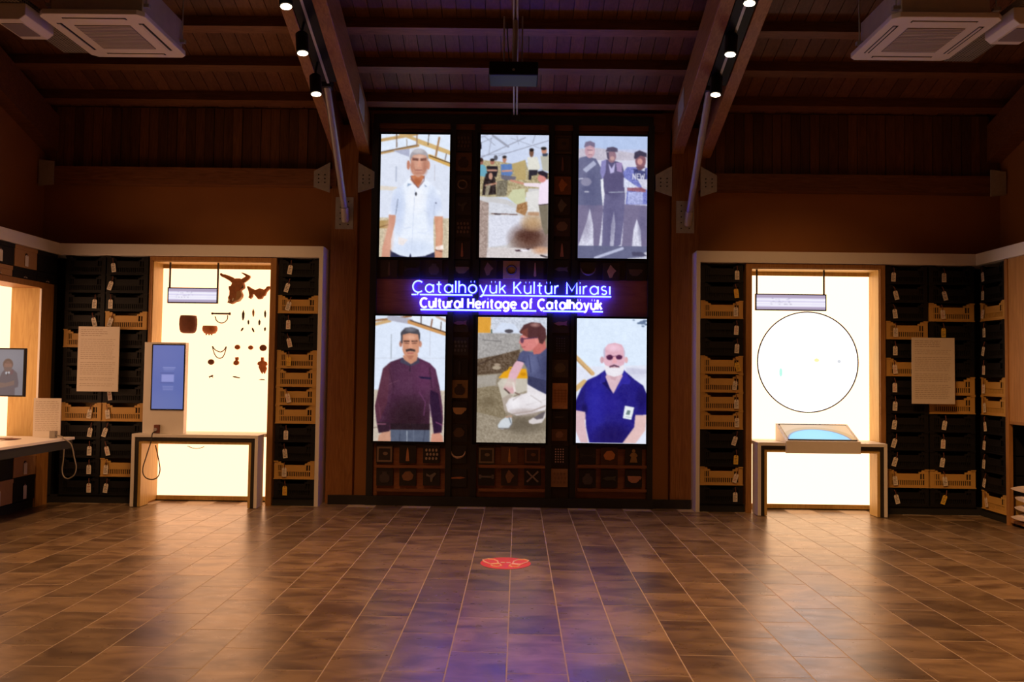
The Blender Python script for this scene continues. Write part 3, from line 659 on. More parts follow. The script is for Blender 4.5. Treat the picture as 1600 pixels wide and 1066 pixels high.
def scr_navy():
    c = Canvas(116, 202, (222,236,254), y0=12, sh=1042)
    c.poly([(20,420),(620,400),(620,1060),(20,1060)], (226,230,246)); c.glow(520,470,130,60,(206,206,226),.7); c.poly([(430,420),(620,440),(620,470),(440,470)], (200,200,222), .7)
    c.line([(20,335),(160,475)], 36, (214,176,124)); c.line([(20,610),(95,545)], 40, (212,176,120)); c.line([(20,352),(150,480)], 6, (170,130,90))
    for (x, y, r) in ((560,45,26),(580,30,18),(530,50,14),(565,75,12),(590,60,14),(490,25,9)): c.ell(x, y, r, r*.6, (76,96,130), .8)
    c.poly([(20,780),(110,790),(105,900),(130,1050),(70,1050),(20,930)], (218,184,190)); c.poly([(505,815),(600,815),(590,940),(510,1050),(405,1050),(500,910)], (226,190,188)); c.poly([(100,860),(112,870),(108,920)], (240,240,250))
    Nv = (36,30,126)
    J = [(260,445),(200,490),(120,530),(70,600),(20,720),(22,780),(105,795),(112,920),(140,1050),(405,1050),(500,915),(508,815),(600,812),(600,640),(570,570),(500,520),(415,445),(330,640)]
    c.poly(J, Nv); c.speck(J, 14)
    c.glow(190,720,100,300,(44,40,160),.9,J); c.glow(330,990,190,130,(26,18,88),.9,J); c.glow(560,680,60,130,(26,20,96),.9,J); c.glow(300,720,120,120,(42,34,146),.7,J); c.poly([(20,720),(100,600),(95,790),(22,780)], (34,28,110), .7); c.glow(100,770,30,60,(20,16,70),.7,J)
    c.poly([(262,440),(240,480),(225,540),(285,600),(322,640),(265,520)], (26,20,90)); c.poly([(415,440),(470,530),(460,560),(400,560),(340,632),(400,500)], (50,44,160)); c.poly([(235,470),(262,450),(265,540),(220,560)], (56,50,170), .7)
    c.poly([(265,500),(280,470),(390,470),(405,490),(370,560),(330,640),(300,590)], (222,188,198)); c.poly([(290,480),(370,480),(345,530),(310,520)], (206,168,178))
    c.ell(236,360,15,28,(206,160,172)); c.ell(432,358,13,26,(226,176,180))
    c.poly([(248,330),(250,270),(285,228),(340,216),(395,232),(420,280),(420,370),(405,430),(340,470),(275,430),(250,380)], (226,178,194)); c.glow(330,260,70,36,(240,200,218)); c.poly([(246,280),(262,250),(262,330),(250,350)], (196,190,214)); c.poly([(408,250),(424,290),(420,350),(412,310)], (206,196,218))
    c.poly([(258,400),(290,415),(335,395),(385,412),(410,395),(412,450),(385,485),(335,500),(285,485),(262,450)], (236,232,240)); c.poly([(295,412),(335,396),(378,412),(376,424),(336,412),(298,426)], (96,60,84)); c.line([(310,420),(365,420)], 6, (190,120,130))
    c.ell(298,338,26,22,(78,34,70)); c.ell(374,336,26,20,(84,38,76)); c.line([(270,330),(400,326)], 5, (100,50,80)); c.poly([(325,335),(348,335),(358,385),(318,385)], (232,170,180))
    c.poly([(424,738),(500,752),(476,854),(408,842)], (234,240,244)); c.poly([(445,775),(470,778),(462,815),(430,812)], (110,130,130)); c.line([(428,828),(470,835)], 5, (150,160,170)); c.poly([(494,765),(500,760),(490,795)], (60,60,110))
    return c

# ------------------------------------------------------------------ the screen wall
YP = 9.10
x0, x1, z0, z1 = rect(583, 195, 1015, 773, YP)
t = thing('display_wall', ((x0+x1)/2, YP+.05, .02), 'tall dark framed display wall holding six screens and small artefact pictures', 'display wall')
MB().box(x0, x1, YP+.03, YW-.002, .10, z1).build('back_board', M['board'], t)
MB().box(x0-.03, x1+.03, YP-.02, YW-.002, z1, z1+.10).build('header', M['dark'], t)
MB().box(x0-.04, x1+.04, YP-.05, YW-.145, 0, .10).build('plinth', M['base'], t)
for (a, b_) in ((578,588),(700,709),(739,748),(855,864),(893,902),(1012,1021)):
    xa, xb, _, _ = rect(a, 400, b_, 500, YP)
    MB().box(xa, xb, YP-.02, YP+.03, .10, z1).build('upright', M['dark'], t)
for (a, b_) in ((709,739),(864,893)):
    xa, xb, _, _ = rect(a, 400, b_, 500, YP)
    MB().box(xa, xb, YP+.012, YP+.03, .10, z1).build('picture_strip', M['darkwood'], t)
for (a, b_, c_, d_) in ((588,402,700,436),(748,402,855,436),(902,404,1012,438),(588,694,700,700),(748,694,855,700),(902,696,1012,702)):
    xa, xb, za, zb = rect(a, c_ if False else b_, c_, d_, YP)
    MB().box(xa, xb, YP+.016, YP+.03, za, zb).build('cross_strip', M['darkwood'], t)
for (a, b_) in ((588,700),(748,855),(902,1012)):
    for yy in (729, 766):
        xa, xb, za, zb = rect(a, yy-2, b_, yy+2.5, YP)
        MB().box(xa, xb, YP-.015, YP+.03, za, zb).build('ledge', M['board'], t)
SCR = [((594,210,702,402), scr_whiteshirt, 'upper left wall screen showing a grey-haired man in a white shirt'),
       ((748,211,857,403), scr_group, 'upper middle wall screen showing a group of people at an excavation trench'),
       ((903,213,1011,404), scr_three, 'upper right wall screen showing three standing men in flat caps'),
       ((585,494,695,690), scr_burgundy, 'lower left wall screen showing a moustached man in a burgundy jumper'),
       ((742,496,854,692), scr_crouch, 'lower middle wall screen showing a crouching man in a blue shirt'),
       ((899,498,1010,693), scr_navy, 'lower right wall screen showing a bearded man in a navy polo shirt')]
for (r4, fn, lb) in SCR:
    xa, xb, za, zb = rect(*r4, YP-.02)
    t = thing('wall_screen', ((xa+xb)/2, YP-.02, za), lb, 'screen', 'wall screens')
    MB().box(xa-.022, xb+.022, YP-.018, YP+.03, za-.022, zb+.022).build('bezel', M['black'], t)
    MB().box(xa-.022, xb+.022, YP-.022, YP-.018, zb, zb+.022).box(xa-.022, xb+.022, YP-.022, YP-.018, za-.022, za).box(xa-.022, xa, YP-.022, YP-.018, za, zb).box(xb, xb+.022, YP-.022, YP-.018, za, zb).build('bezel_lip', M['black'], t)
    cvs = fn()
    cvs.speck([(-999,-999),(9999,-999),(9999,9999),(-999,9999)], 9, 14); cvs.speck([(-999,-999),(9999,-999),(9999,9999),(-999,9999)], 12, 4)
    picture('picture', cvs, (xa, YP-.0195, zb), (xb-xa, 0, 0), (0, 0, za-zb), t, M['print'])

# ---- small artefact pictures
def pmat(c): 
    k = 'p%d_%d_%d' % c
    if k not in M: M[k] = plain('print_' + k, lin(c)[:3], 0.55, var=0.25, scale=30)
    return M[k]
def motif(kind, cx, cz, s):
    """list of shapes in a square of half size s"""
    m = MB(); y0, y1 = YP-.010, YP-.002
    def el(dx, dz, rx, rz, n=14): m.prism([(cx+(dx+rx*math.cos(2*math.pi*k/n))*s, cz+(dz+rz*math.sin(2*math.pi*k/n))*s) for k in range(n)], 'Y', y0, y1)
    def pg(pts): m.prism([(cx+a*s, cz+b_*s) for a, b_ in pts], 'Y', y0, y1)
    if kind == 'ring':
        m.tube([(cx+.55*s*math.cos(a), YP-.006, cz+.5*s*math.sin(a)) for a in [k*math.pi/9 for k in range(18)]], .13*s, 6, True)
    elif kind == 'dots':
        for i in range(4):
            for j in range(3):
                el(-.6+.4*i+.1*(j % 2), -.5+.5*j, .13, .18, 8)
    elif kind == 'grid':
        for i in range(4):
            for j in range(6): el(-.45+.3*i, -.75+.3*j, .09, .09, 6)
    elif kind == 'tablet':
        for i in range(5): pg([(-.85, .75-.36*i), (.85, .75-.36*i), (.85, .70-.36*i), (-.85, .70-.36*i)])
        for i in range(4): pg([(-.66+.44*i, -.9), (-.62+.44*i, -.9), (-.62+.44*i, .9), (-.66+.44*i, .9)])
    elif kind == 'pin': pg([(-.05,.85),(.05,.85),(.16,-.7),(0,-.85),(-.16,-.7)])
    elif kind == 'cone': pg([(0,.85),(.1,.5),(.22,-.8),(-.22,-.8),(-.1,.5)])
    elif kind == 'blade': pg([(-.85,.05),(.3,.16),(.85,.03),(.3,-.10),(-.85,-.10)])
    elif kind == 'neck':
        m.tube([(cx+.85*s*math.cos(a), YP-.006, cz+.35*s+.75*s*math.sin(a)) for a in [math.pi+k*math.pi/10 for k in range(11)]], [.05*s,.08*s,.1*s,.12*s,.14*s,.17*s,.14*s,.12*s,.1*s,.08*s,.05*s], 6)
    elif kind == 'bowl': pg([(-.75,.3),(.75,.3),(.62,-.25),(.3,-.5),(-.3,-.5),(-.62,-.25)]); pg([(.75,.3),(.95,.2),(.8,-.1),(.62,-.1)])
    elif kind == 'jar': pg([(-.3,.6),(.3,.6),(.25,.4),(.6,.1),(.6,-.4),(.35,-.7),(-.35,-.7),(-.6,-.4),(-.6,.1),(-.25,.4)])
    elif kind == 'figure': el(0,.62,.2,.22); pg([(-.25,.4),(.25,.4),(.5,.05),(.3,-.1),(.45,-.75),(-.45,-.75),(-.3,-.1),(-.5,.05)])
    elif kind == 'lump': pg([(-.7,.1),(-.3,.6),(.3,.65),(.7,.2),(.55,-.3),(.1,-.5),(-.5,-.4)])
    elif kind == 'bone': pg([(-.7,.1),(.7,.1),(.7,-.1),(-.7,-.1)]); el(-.75,.12,.16,.14); el(-.75,-.12,.16,.14); el(.75,.12,.16,.14); el(.75,-.12,.16,.14)
    elif kind == 'cross':
        pg([(-.75,.6),(-.6,.7),(0,.1),(.6,.7),(.75,.55),(.15,0),(.75,-.55),(.6,-.7),(0,-.1),(-.6,-.7),(-.75,-.55),(-.15,0)])
    elif kind == 'frame':
        pg([(-.9,.9),(.9,.9),(.9,.7),(-.9,.7)]); pg([(-.9,-.7),(.9,-.7),(.9,-.9),(-.9,-.9)]); pg([(-.9,.7),(-.7,.7),(-.7,-.7),(-.9,-.7)]); pg([(.7,.7),(.9,.7),(.9,-.7),(.7,-.7)]); el(.1,.1,.3,.2)
    elif kind == 'goat': pg([(-.6,.4),(-.2,.15),(.4,.5),(.6,.35),(.2,-.1),(.1,-.6),(-.1,-.6),(-.15,-.05),(-.6,.1)])
    elif kind == 'fish': pg([(-.8,0),(-.3,.25),(.4,.2),(.8,.35),(.7,0),(.8,-.3),(.4,-.15),(-.3,-.25)])
    elif kind == 'leaf': pg([(-.1,.85),(.2,.5),(.6,.1),(.3,-.2),(.1,-.7),(-.2,-.75),(-.5,.05)])
    return m
def small(x, y, kind, back, front, label, hw=13, hh=14):
    xa, xb, za, zb = rect(x-hw, y-hh, x+hw, y+hh, YP)
    cx, cz = (xa+xb)/2, (za+zb)/2
    t = thing('artefact_picture', (cx, YP, za), label, 'picture', 'artefact pictures on the display wall')
    MB().box(xa, xb, YP-.004, YP+.02, za, zb).build('backing', pmat(back), t)
    mb = motif(kind, cx, cz, min(xb-xa, zb-za)*.5)
    if mb.v: mb.build('motif', pmat(front), t, label='picture of ' + {'ring':'a ring','dots':'beads in rows','grid':'a grid of beads','tablet':'a lined board','pin':'a bone pin','cone':'a pointed piece','blade':'a blade','neck':'a necklace','bowl':'a bowl','jar':'a jar','figure':'a figurine','lump':'a stone piece','bone':'a bone','cross':'a crossed piece','frame':'a wall niche','goat':'an animal bone','fish':'a spindle','leaf':'a flint'}[kind])
DK = (58,44,38); DD = (40,32,30)
W1 = 'picture strip between the left and middle screens'
W2 = 'picture strip between the middle and right screens'
T = [ # strip 1
 (724,222,'dots',DK,(96,72,60),'small dark picture of scattered beads at the top of the left picture strip'),
 (724,253,'jar',(110,74,44),(64,44,34),'small brown picture with a dark jar, second in the left picture strip'),
 (723,288,'ring',(70,54,40),(110,84,64),'small picture of a pale ring, third in the left picture strip'),
 (723,322,'goat',DK,(84,72,66),'small dark picture of a bone, fourth in the left picture strip'),
 (723,356,'dots',DK,(124,92,78),'small picture of beads in rows, fifth in the left picture strip'),
 (722,391,'pin',DK,(170,104,70),'small picture of a tan bone pin low in the upper left picture strip'),
 (721,421,'bowl',DD,(120,100,90),'small picture of a bowl under the upper left picture strip'),
 (719,505,'fish',DK,(130,84,96),'small picture of a reddish piece just under the sign, left strip'),
 (719,541,'dots',(62,58,60),(104,100,100),'small grey picture of stone flakes, second below the sign in left strip'),
 (718,575,'pin',DD,(62,54,56),'small dark picture of a thin pin, third below the sign in left strip'),
 (718,608,'jar',(150,116,72),(66,50,46),'small tan picture with a dark round jar in the lower left strip'),
 (717,641,'bowl',DD,(206,160,110),'small picture of a tan spouted bowl in the lower left strip'),
 (717,677,'lump',DD,(92,66,46),'small picture of a dark stone beside the lower left screen bottom'),
 (716,710,'neck',DD,(196,160,128),'small picture of a curved pale necklace at the foot of the left strip'),
 (716,747,'blade',DD,(170,104,64),'small picture of a thin brown blade at the foot of the left strip'),
 # strip 2
 (880,226,'frame',(90,68,48),(58,46,38),'small brown picture of a slab at the top of the right picture strip'),
 (879,257,'pin',DK,(116,74,70),'small dark picture of a thin pin, second in the right picture strip'),
 (879,290,'leaf',(132,82,48),(190,116,66),'small orange picture of a carved piece, third in the right picture strip'),
 (878,322,'leaf',DK,(110,96,88),'small dark picture of a flint point, fourth in the right picture strip'),
 (878,355,'lump',(72,52,48),(128,98,88),'small picture of a rounded pale stone, fifth in the right picture strip'),
 (878,391,'cone',DK,(176,116,96),'small picture of a tall pale cone low in the upper right strip'),
 (877,421,'fish',DD,(92,80,86),'small picture of a dim spindle under the upper right picture strip'),
 (876,506,'fish',DK,(150,92,92),'small picture of a pinkish pebble just under the sign, right strip'),
 (876,539,'grid',DD,(86,78,92),'small dark picture of pins in a row, second below the sign in right strip'),
 (875,576,'lump',(80,66,54),(108,92,72),'small picture of layered earth, third below the sign in right strip'),
 (875,619,'tablet',(206,148,96),(164,104,60),'bright tan ruled picture in the right strip, tallest of all'),
 (875,652,'blade',DD,(84,70,58),'small dark picture of a thin blade under the tan ruled picture'),
 (874,680,'lump',(116,80,54),(150,108,84),'small brown picture of a flat fragment in the lower right strip'),
 (874,712,'grid',DD,(206,170,160),'small picture of white beads in a grid at the foot of right strip'),
 (874,747,'dots',(168,124,88),(140,98,66),'small tan picture of rough clay at the foot of the right strip'),
 # row under the upper screens
 (608,420,'pin',(58,42,40),(104,80,72),'small picture of pins under the upper left screen, leftmost'),
 (643,420,'bone',DD,(60,48,56),'small very dark picture under the upper left screen, middle'),
 (678,420,'jar',DK,(92,76,78),'small picture of a ribbed jar under the upper left screen, right'),
 (763,421,'leaf',DK,(140,108,104),'small picture of a pale flint under the upper middle screen, left'),
 (799,422,'ring',(176,136,104),(84,62,70),'small tan picture with a dark ring under the upper middle screen'),
 (836,422,'pin',DK,(190,140,130),'small picture of a pink pin under the upper middle screen, right'),
 (919,424,'neck',DK,(110,84,84),'small picture of a string of teeth under the upper right screen'),
 (955,425,'leaf',DK,(190,150,128),'small picture of a pale pointed flint under the upper right screen'),
 (992,425,'bowl',DD,(92,74,74),'small dim picture of a shallow dish under the upper right screen'),
 # bottom rows
 (601,710,'frame',(48,36,36),(132,108,92),'small picture of a pale painted niche under the lower left screen'),
 (637,710,'cone',DD,(190,126,80),'small picture of a tall tan point under the lower left screen'),
 (674,710,'dots',DD,(186,160,136),'small picture of pale beads in rows under the lower left screen'),
 (601,745,'jar',DD,(70,58,60),'small dark picture of a jar in the bottom row, leftmost'),
 (637,745,'lump',DD,(136,94,68),'small picture of a brown lump in bottom row, second from left'),
 (674,745,'goat',DD,(120,106,100),'small picture of a grey bone in bottom row, third from left'),
 (760,712,'frame',(66,56,44),(138,116,92),'small picture of a pale framed hearth under the lower middle screen'),
 (796,712,'pin',(116,76,48),(206,140,60),'small brown picture with a golden pin under the lower middle screen'),
 (832,712,'frame',(70,50,44),(128,84,60),'small picture of a brown oven under the lower middle screen'),
 (760,745,'bone',DD,(120,106,100),'small picture of a grey bone in bottom row under the crouching man'),
 (796,745,'leaf',DK,(140,98,72),'small picture of a brown flint in bottom row under the crouching man'),
 (832,745,'cross',DD,(150,128,116),'small picture of crossed horns in bottom row under the crouching man'),
 (918,712,'bone',DD,(64,54,48),'small dark picture of a faint bar under the lower right screen'),
 (952,713,'lump',(80,50,36),(206,130,76),'small picture of an orange skull under the lower right screen'),
 (990,713,'figure',DD,(160,124,76),'small picture of a tan figurine under the lower right screen'),
 (918,748,'jar',DD,(84,72,76),'small picture of a grey jar in bottom row, third from right'),
 (952,748,'fish',DD,(76,72,64),'small nearly black picture in bottom row, second from right'),
 (990,748,'bowl',DD,(190,132,108),'small picture of a pale carved cup in bottom row, rightmost')]
for r_ in T:
    if r_[0] == 875 and r_[1] == 619: small(*r_, hw=12, hh=20)
    elif r_[1] == 680 and r_[0] == 874 or r_[1] == 652 and r_[0] == 875: small(*r_, hw=12, hh=9)
    elif r_[0] == 676: small(*r_)
    else: small(*r_)

# ---- illuminated lettering, drawn as strokes
def arc(cx, cy, rx, ry, a0, a1, n=14): return [(cx+rx*math.cos(math.radians(a0+(a1-a0)*k/n)), cy+ry*math.sin(math.radians(a0+(a1-a0)*k/n))) for k in range(n+1)]
X_ = .70
dot = lambda x, y: [(x-.02, y), (x+.02, y)]
O_ = arc(.36,.35,.36,.35,0,360,20)
U_ = [[(0,X_),(0,.28)] + arc(.29,.28,.29,.28,180,360,10) + [(.58,X_)], [(.58,.28),(.58,0)]]
G = {'C': ([arc(.5,.5,.5,.5,48,312)], .86), 'a': ([O_, [(.72,X_),(.72,0)]], .72), 't': ([[(.2,.95),(.2,.16)] + arc(.34,.16,.14,.16,180,290,6), [(0,X_),(.42,X_)]], .42),
 'l': ([[(0,1.03),(0,0)]], .0), 'h': ([[(0,1.03),(0,0)], [(0,.4)] + arc(.29,.42,.29,.28,180,0,10) + [(.58,0)]], .58), 'o': ([O_], .72), 'y': ([[(0,X_),(.32,.04)], [(.64,X_),(.26,-.22),(.16,-.3),(.02,-.28)]], .64),
 'u': (U_, .58), 'k': ([[(0,1.03),(0,0)], [(.5,X_),(.02,.28)], [(.2,.44),(.54,0)]], .52), 'K': ([[(0,1),(0,0)], [(.62,1),(.02,.40)], [(.2,.58),(.66,0)]], .66),
 'r': ([[(0,X_),(0,0)], [(0,.40)] + arc(.30,.40,.30,.30,180,85,8)], .32), 'M': ([[(0,0),(0,1),(.45,.28),(.9,1),(.9,0)]], .9), 'i': ([[(0,X_),(0,0)], dot(0,.98)], .0), 'ı': ([[(0,X_),(0,0)]], .0),
 's': ([arc(.24,.525,.22,.175,40,270,8) + arc(.24,.175,.23,.175,90,-150,9)], .47), 'H': ([[(0,1),(0,0)], [(.7,1),(.7,0)], [(0,.52),(.7,.52)]], .7), 'e': ([[(.02,.37),(.70,.37)] + arc(.36,.35,.35,.35,4,318,16)], .72),
 'g': ([O_, [(.72,X_),(.72,-.05)] + arc(.38,-.05,.34,.24,0,-150,9)], .72), 'f': ([[(.12,0),(.12,.82)] + arc(.30,.82,.18,.2,180,80,6), [(0,X_),(.34,X_)]], .36), ' ': ([], .18)}
G['Ç'] = (G['C'][0] + [[(.5,0),(.46,-.12),(.36,-.22)]], .86); G['ö'] = (G['o'][0] + [dot(.2,.98), dot(.52,.98)], .72); G['ü'] = (U_ + [dot(.12,.98), dot(.46,.98)], .58)
def lettering(parent, text, xa, xb, zbase, cap, mat, rad, gap, y, halo_y, halo_r):
    adv = []; cur = 0
    for ch in text:
        adv.append(cur); cur += G[ch][1] + gap
    k = (xb - xa) / (cur - gap)
    for ch, a in zip(text, adv):
        if ch == ' ': continue
        m = MB(); hm = MB()
        for st in G[ch][0]:
            pts = [(xa + (a+p)*k, q*cap + zbase) for p, q in st]
            m.tube([(p, y, q) for p, q in pts], rad, 8); hm.tube([(p, halo_y, q) for p, q in pts], halo_r, 6, ry=.004)
        o = m.build('letter', mat, parent, smooth=True)
        hm.build('halo_light', M['halo'], o, label='blue light behind the letter')
YS = YP - .065
xa, xb, _, _ = rect(645, 440, 953, 460, YS)
t = thing('illuminated_sign', (-.08, YS, 2.1), 'glowing two-line sign of white letters with blue halo between the screens', 'sign')
zb1 = P(800, 458.5, YS).z; cap1 = P(800, 440.5, YS).z - zb1
lettering(t, 'Çatalhöyük Kültür Mirası', xa, xb, zb1, cap1, M['neon1'], .0068, .30, YS, YS+.035, .012)
xa2, xb2, _, _ = rect(657, 470, 940, 480, YS)
zb2 = P(800, 482, YS).z; cap2 = P(800, 467.5, YS).z - zb2
lettering(t, 'Cultural Heritage of Çatalhöyük', xa2, xb2, zb2, cap2, M['neon2'], .0112, .30, YS, YS+.035, .015)
for (a, b_, yy, r) in ((643,650,462,.007),(656,738,462,.007),(752,955,462,.007),(657,783,485.5,.008),(800,838,485.5,.008),(848,915,485.5,.008),(926,942,485.5,.008)):
    pa, pb = P(a, yy, YS), P(b_, yy, YS); pb.z = pa.z = P(800, yy, YS).z
    o = MB().tube([pa, pb], r, 8).build('underline', M['neon1'], t)
    d = Vector((0,.035,0)); MB().tube([pa+d, pb+d], .012, 6, ry=.004).build('halo_light', M['halo'], o, label='blue light behind the underline')
# ------------------------------------------------------------------ white shelving surrounds (cornice, end panel, carcass)
ZCOR0, ZCOR1 = 2.705, 2.83
LP = -2.14                      # inner ends of the two cabinets (outer face of the end panels)
RP = 1.93
xA2q = -4.05
SIDE0 = 3.2                     # the side cabinets run on towards the viewer to here
t = thing('shelving_surround', (LP-.1, YC, 0), 'white edged shelving surround filling the left corner of the hall', 'cabinet')
MB().prism([(LP,YC-.03),(LP,YW-.002),(WXL+.002,YW-.002),(WXL+.002,SIDE0),(XL+.03,SIDE0),(XL+.03,YC-.03)], 'Z', ZCOR0, ZCOR1).build('cornice', M['white'], t, bevel=.004)
MB().box(LP-.045, LP, YC-.03, YW-.002, 0, ZCOR0).build('end_panel', M['white'], t, bevel=.004)
MB().box(WXL+.002, xA2q, YC+.02, YC+.05, 0, .085).build('plinth', M['inside'], t)
MB().box(-2.65, LP-.045, YC+.02, YC+.05, 0, .085).build('plinth', M['inside'], t)
MB().box(XL-.05, XL-.02, SIDE0, YC+.02, 0, .085).build('plinth', M['inside'], t)
MB().box(WXL+.002, LP-.045, YW-.02, YW-.002, .0, ZCOR0).build('back_panel', M['inside'], t)
MB().box(WXL+.002, WXL+.02, SIDE0, YW-.02, 0, ZCOR0).build('side_back_panel', M['inside'], t)
t = thing('shelving_surround', (RP+.1, YC, 0), 'white edged shelving surround filling the right corner of the hall', 'cabinet')
MB().prism([(RP,YC-.03),(XR-.03,YC-.03),(XR-.03,SIDE0),(WXR-.002,SIDE0),(WXR-.002,YW-.002),(RP,YW-.002)], 'Z', ZCOR0, ZCOR1).build('cornice', M['white'], t, bevel=.004)
MB().box(RP, RP+.045, YC-.03, YW-.002, 0, ZCOR0).build('end_panel', M['white'], t, bevel=.004)
MB().box(RP+.045, 2.47, YC+.02, YC+.05, 0, .085).build('plinth', M['inside'], t)
MB().box(3.99, WXR-.002, YC+.02, YC+.05, 0, .085).build('plinth', M['inside'], t)
MB().box(RP+.045, WXR-.002, YW-.02, YW-.002, .0, ZCOR0).build('back_panel', M['inside'], t)
MB().box(WXR-.02, WXR-.002, SIDE0, YW-.02, 0, ZCOR0).build('side_back_panel', M['inside'], t)
MB().box(XR+.02, XR+.05, 8.42, YC+.02, 0, .085).build('plinth', M['inside'], t)

# ------------------------------------------------------------------ crates
CW, CHH, CD = 0.46, 0.199, 0.22
def crate_meshes(mat, nm):
    w_, h_ = CW/2, CHH
    body = MB()
    body.box(-w_+.004, -w_+.016, .006, CD, .004, h_-.006).box(w_-.016, w_-.004, .006, CD, .004, h_-.006)
    body.box(-w_+.016, w_-.016, CD-.012, CD, .004, h_-.006).box(-w_+.016, w_-.016, .006, CD-.012, .004, .014)
    front = MB()
    # bottom rail, side stiles, stepped top edge with the hand hold dip
    front.box(-w_+.004, w_-.004, 0, .012, 0, .028)
    for s in (-1, 1):
        front.box(s*(w_-.004), s*(w_-.05), 0, .012, .028, h_-.006)
        front.box(s*(w_-.05), s*(.135), .001, .011, h_-.05, h_-.030)
        front.box(s*(w_-.052), s*(w_-.08), .001, .011, h_-.030, h_-.012)
        front.box(s*.135, s*.120, 0, .012, .085, h_-.030)
    front.box(-.135, .135, .001, .011, .085, .150)
    front.box(-w_+.05, w_-.05, 0, .012, .078, .090)
    x = -w_ + .056
    k = 0
    while x < w_ - .058:
        front.box(x, x+.009, .002, .010, .028, .080)
        if abs(x) > .14: front.box(x, x+.009, .002, .010, .088, h_-.048)
        x += .0205; k += 1
    rim = MB()
    rim.box(-w_, -w_+.05, -.006, .014, h_-.014, h_-.002).box(w_-.05, w_, -.006, .014, h_-.014, h_-.002).box(-w_, w_, -.006, .014, -.002, .008)
    return (body.mesh('body', mat), front.mesh('front_lattice', mat), rim.mesh('rim', mat))
slot_shade = MB().box(-CW/2+.018, CW/2-.018, .018, .022, .016, .148).mesh('slot_shade', M['inside'])  # added dark sheet behind the lattice, stands in for shade inside the crate
CM = {'yellow': crate_meshes(M['ybox'], 'y'), 'black': crate_meshes(M['kbox'], 'k')}
cont = [MB().lathe([(.0,.015),(.10,.02),(.13,.06),(.10,.115),(.03,.14)], (0,.11,0), 10, 'Z', 1.35, .6).mesh('contents', plain('finds_bag_%d' % i, c, 0.6, var=0.3)) for i, c in enumerate([(.20,.13,.11), (.26,.24,.24), (.12,.07,.05)])]
tagm = {}
for k, mt in (('w', M['tagw']), ('y', M['tagy'])):
    tagm[k] = MB().prism([(-.024,-.10),(.024,-.10),(.024,-.012),(.014,0),(-.014,0),(-.024,-.012)], 'Y', -.002, .0).mesh('tag', mt)
mk = MB()
for i, wd in enumerate((.030,.022,.034,.026)): mk.box(-.017, -.017+wd, -.0026, -.002, -.038-i*.015, -.033-i*.015)
mk.lathe([(.005,-.0026),(.005,-.002)], (0,0,-.016), 8, 'Y')
mkm = mk.mesh('tag_print', M['ink']); mkr = mk.mesh('tag_print', M['inkred'])
tiem = MB().tube([(0,-.003,-.008),(.004,-.006,.02),(-.002,-.002,.045),(.0,.004,.055)], .004, 6).mesh('tag_tie', M['tie'])
ORD = ['topmost','second from top','third from top','fourth from top','fifth from top','sixth from top','seventh from top','sixth from bottom','fifth from bottom','fourth from bottom','third from bottom','second from bottom','lowest']
def crate(kind, loc, rotz, label, group, tagx=None, tagc='w', tilt=0.0, scale=1.0, content=None):
    t = thing('%s_crate' % kind, loc, label, 'crate', group); t.rotation_euler = (0,0,rotz); t.scale = (scale,1,1)
    for nm, me in zip(('body','front_lattice','rim'), CM[kind]): put(nm, me, t)
    put('slot_shade', slot_shade, t)
    if content is not None: put('contents', cont[content], t)
    if tagx is not None:
        g = put('tag', tagm[tagc], t, (tagx, -.012, .125), (0, tilt, 0)); g.scale = (1/scale,1,1)
        put('tag_print', mkr if random.random() < .3 else mkm, g); put('tag_tie', tiem, g)
Z0 = .09; RH = .2005
def stack(xc, width, yellow, group, where, tagx, notag=(), ytags=(), yfront=YC, rot=0, skip=(), contents={}):
    for r in range(13):
        if r in skip: continue
        kind = 'yellow' if r in yellow else 'black'
        z = Z0 + (12-r)*RH
        loc = (xc, yfront+.01, z) if rot == 0 else xc + Vector((0,0,z))
        tx = None if r in notag else tagx + random.uniform(-.012,.012)
        crate(kind, loc, rot, '%s plastic crate, %s in the %s' % (kind, ORD[r], where), group,
              tx, 'y' if r in ytags else 'w', random.choice((-.25,-.12,0,0,.05,.15,.3)), width/CW*.985, contents.get(r))
xA0, xA1, xA2 = -4.985, -4.535, -4.065
stack((xA0+xA1)/2, xA1-xA0, (4,8), 'crates in the left corner', 'left corner stack', .12, notag=(0,1,4,5,6,7), contents={2:0,3:1,9:0})
stack((xA1+xA2)/2, xA2-xA1, (3,8,11), 'crates left of the left niche', 'stack left of the left niche', -.16, notag=(5,6), contents={4:1,6:1,9:0})
xN0, xN1 = -2.64, LP-.05
stack((xN0+xN1)/2, xN1-xN0, (2,5,6,7,8,11), 'crates by the left end panel', 'narrow left stack beside white end panel', -.10, notag=(6,8), ytags=(5,12), contents={0:0,1:0,3:1,4:2,9:2,10:0})
xM0, xM1 = RP+.05, 2.455
stack((xM0+xM1)/2, xM1-xM0, (2,5,6,7,8,11), 'crates by the right end panel', 'narrow right stack beside white end panel', .15, notag=(), ytags=(1,5,10), contents={1:0,3:1,4:1,9:0,5:2,10:0})
xC0, xC1, xC2 = 3.995, 4.46, 4.965
stack((xC0+xC1)/2, xC1-xC0, (3,5,11), 'crates right of the right niche', 'stack right of the right niche', -.14, contents={1:1,2:1,6:0,7:0,8:0,9:0})
stack((xC1+xC2)/2, xC2-xC1, (2,6,7,11), 'crates in the right corner', 'right corner stack', -.09, notag=(4,5,6,7), ytags=(3,12), contents={9:0,10:0})
stack(Vector((XR+.01, 8.66, 0)), .46, (2,6,7,12), 'crates on the right side wall', 'stack on the right side wall', -.15, rot=-math.pi/2, contents={9:0})

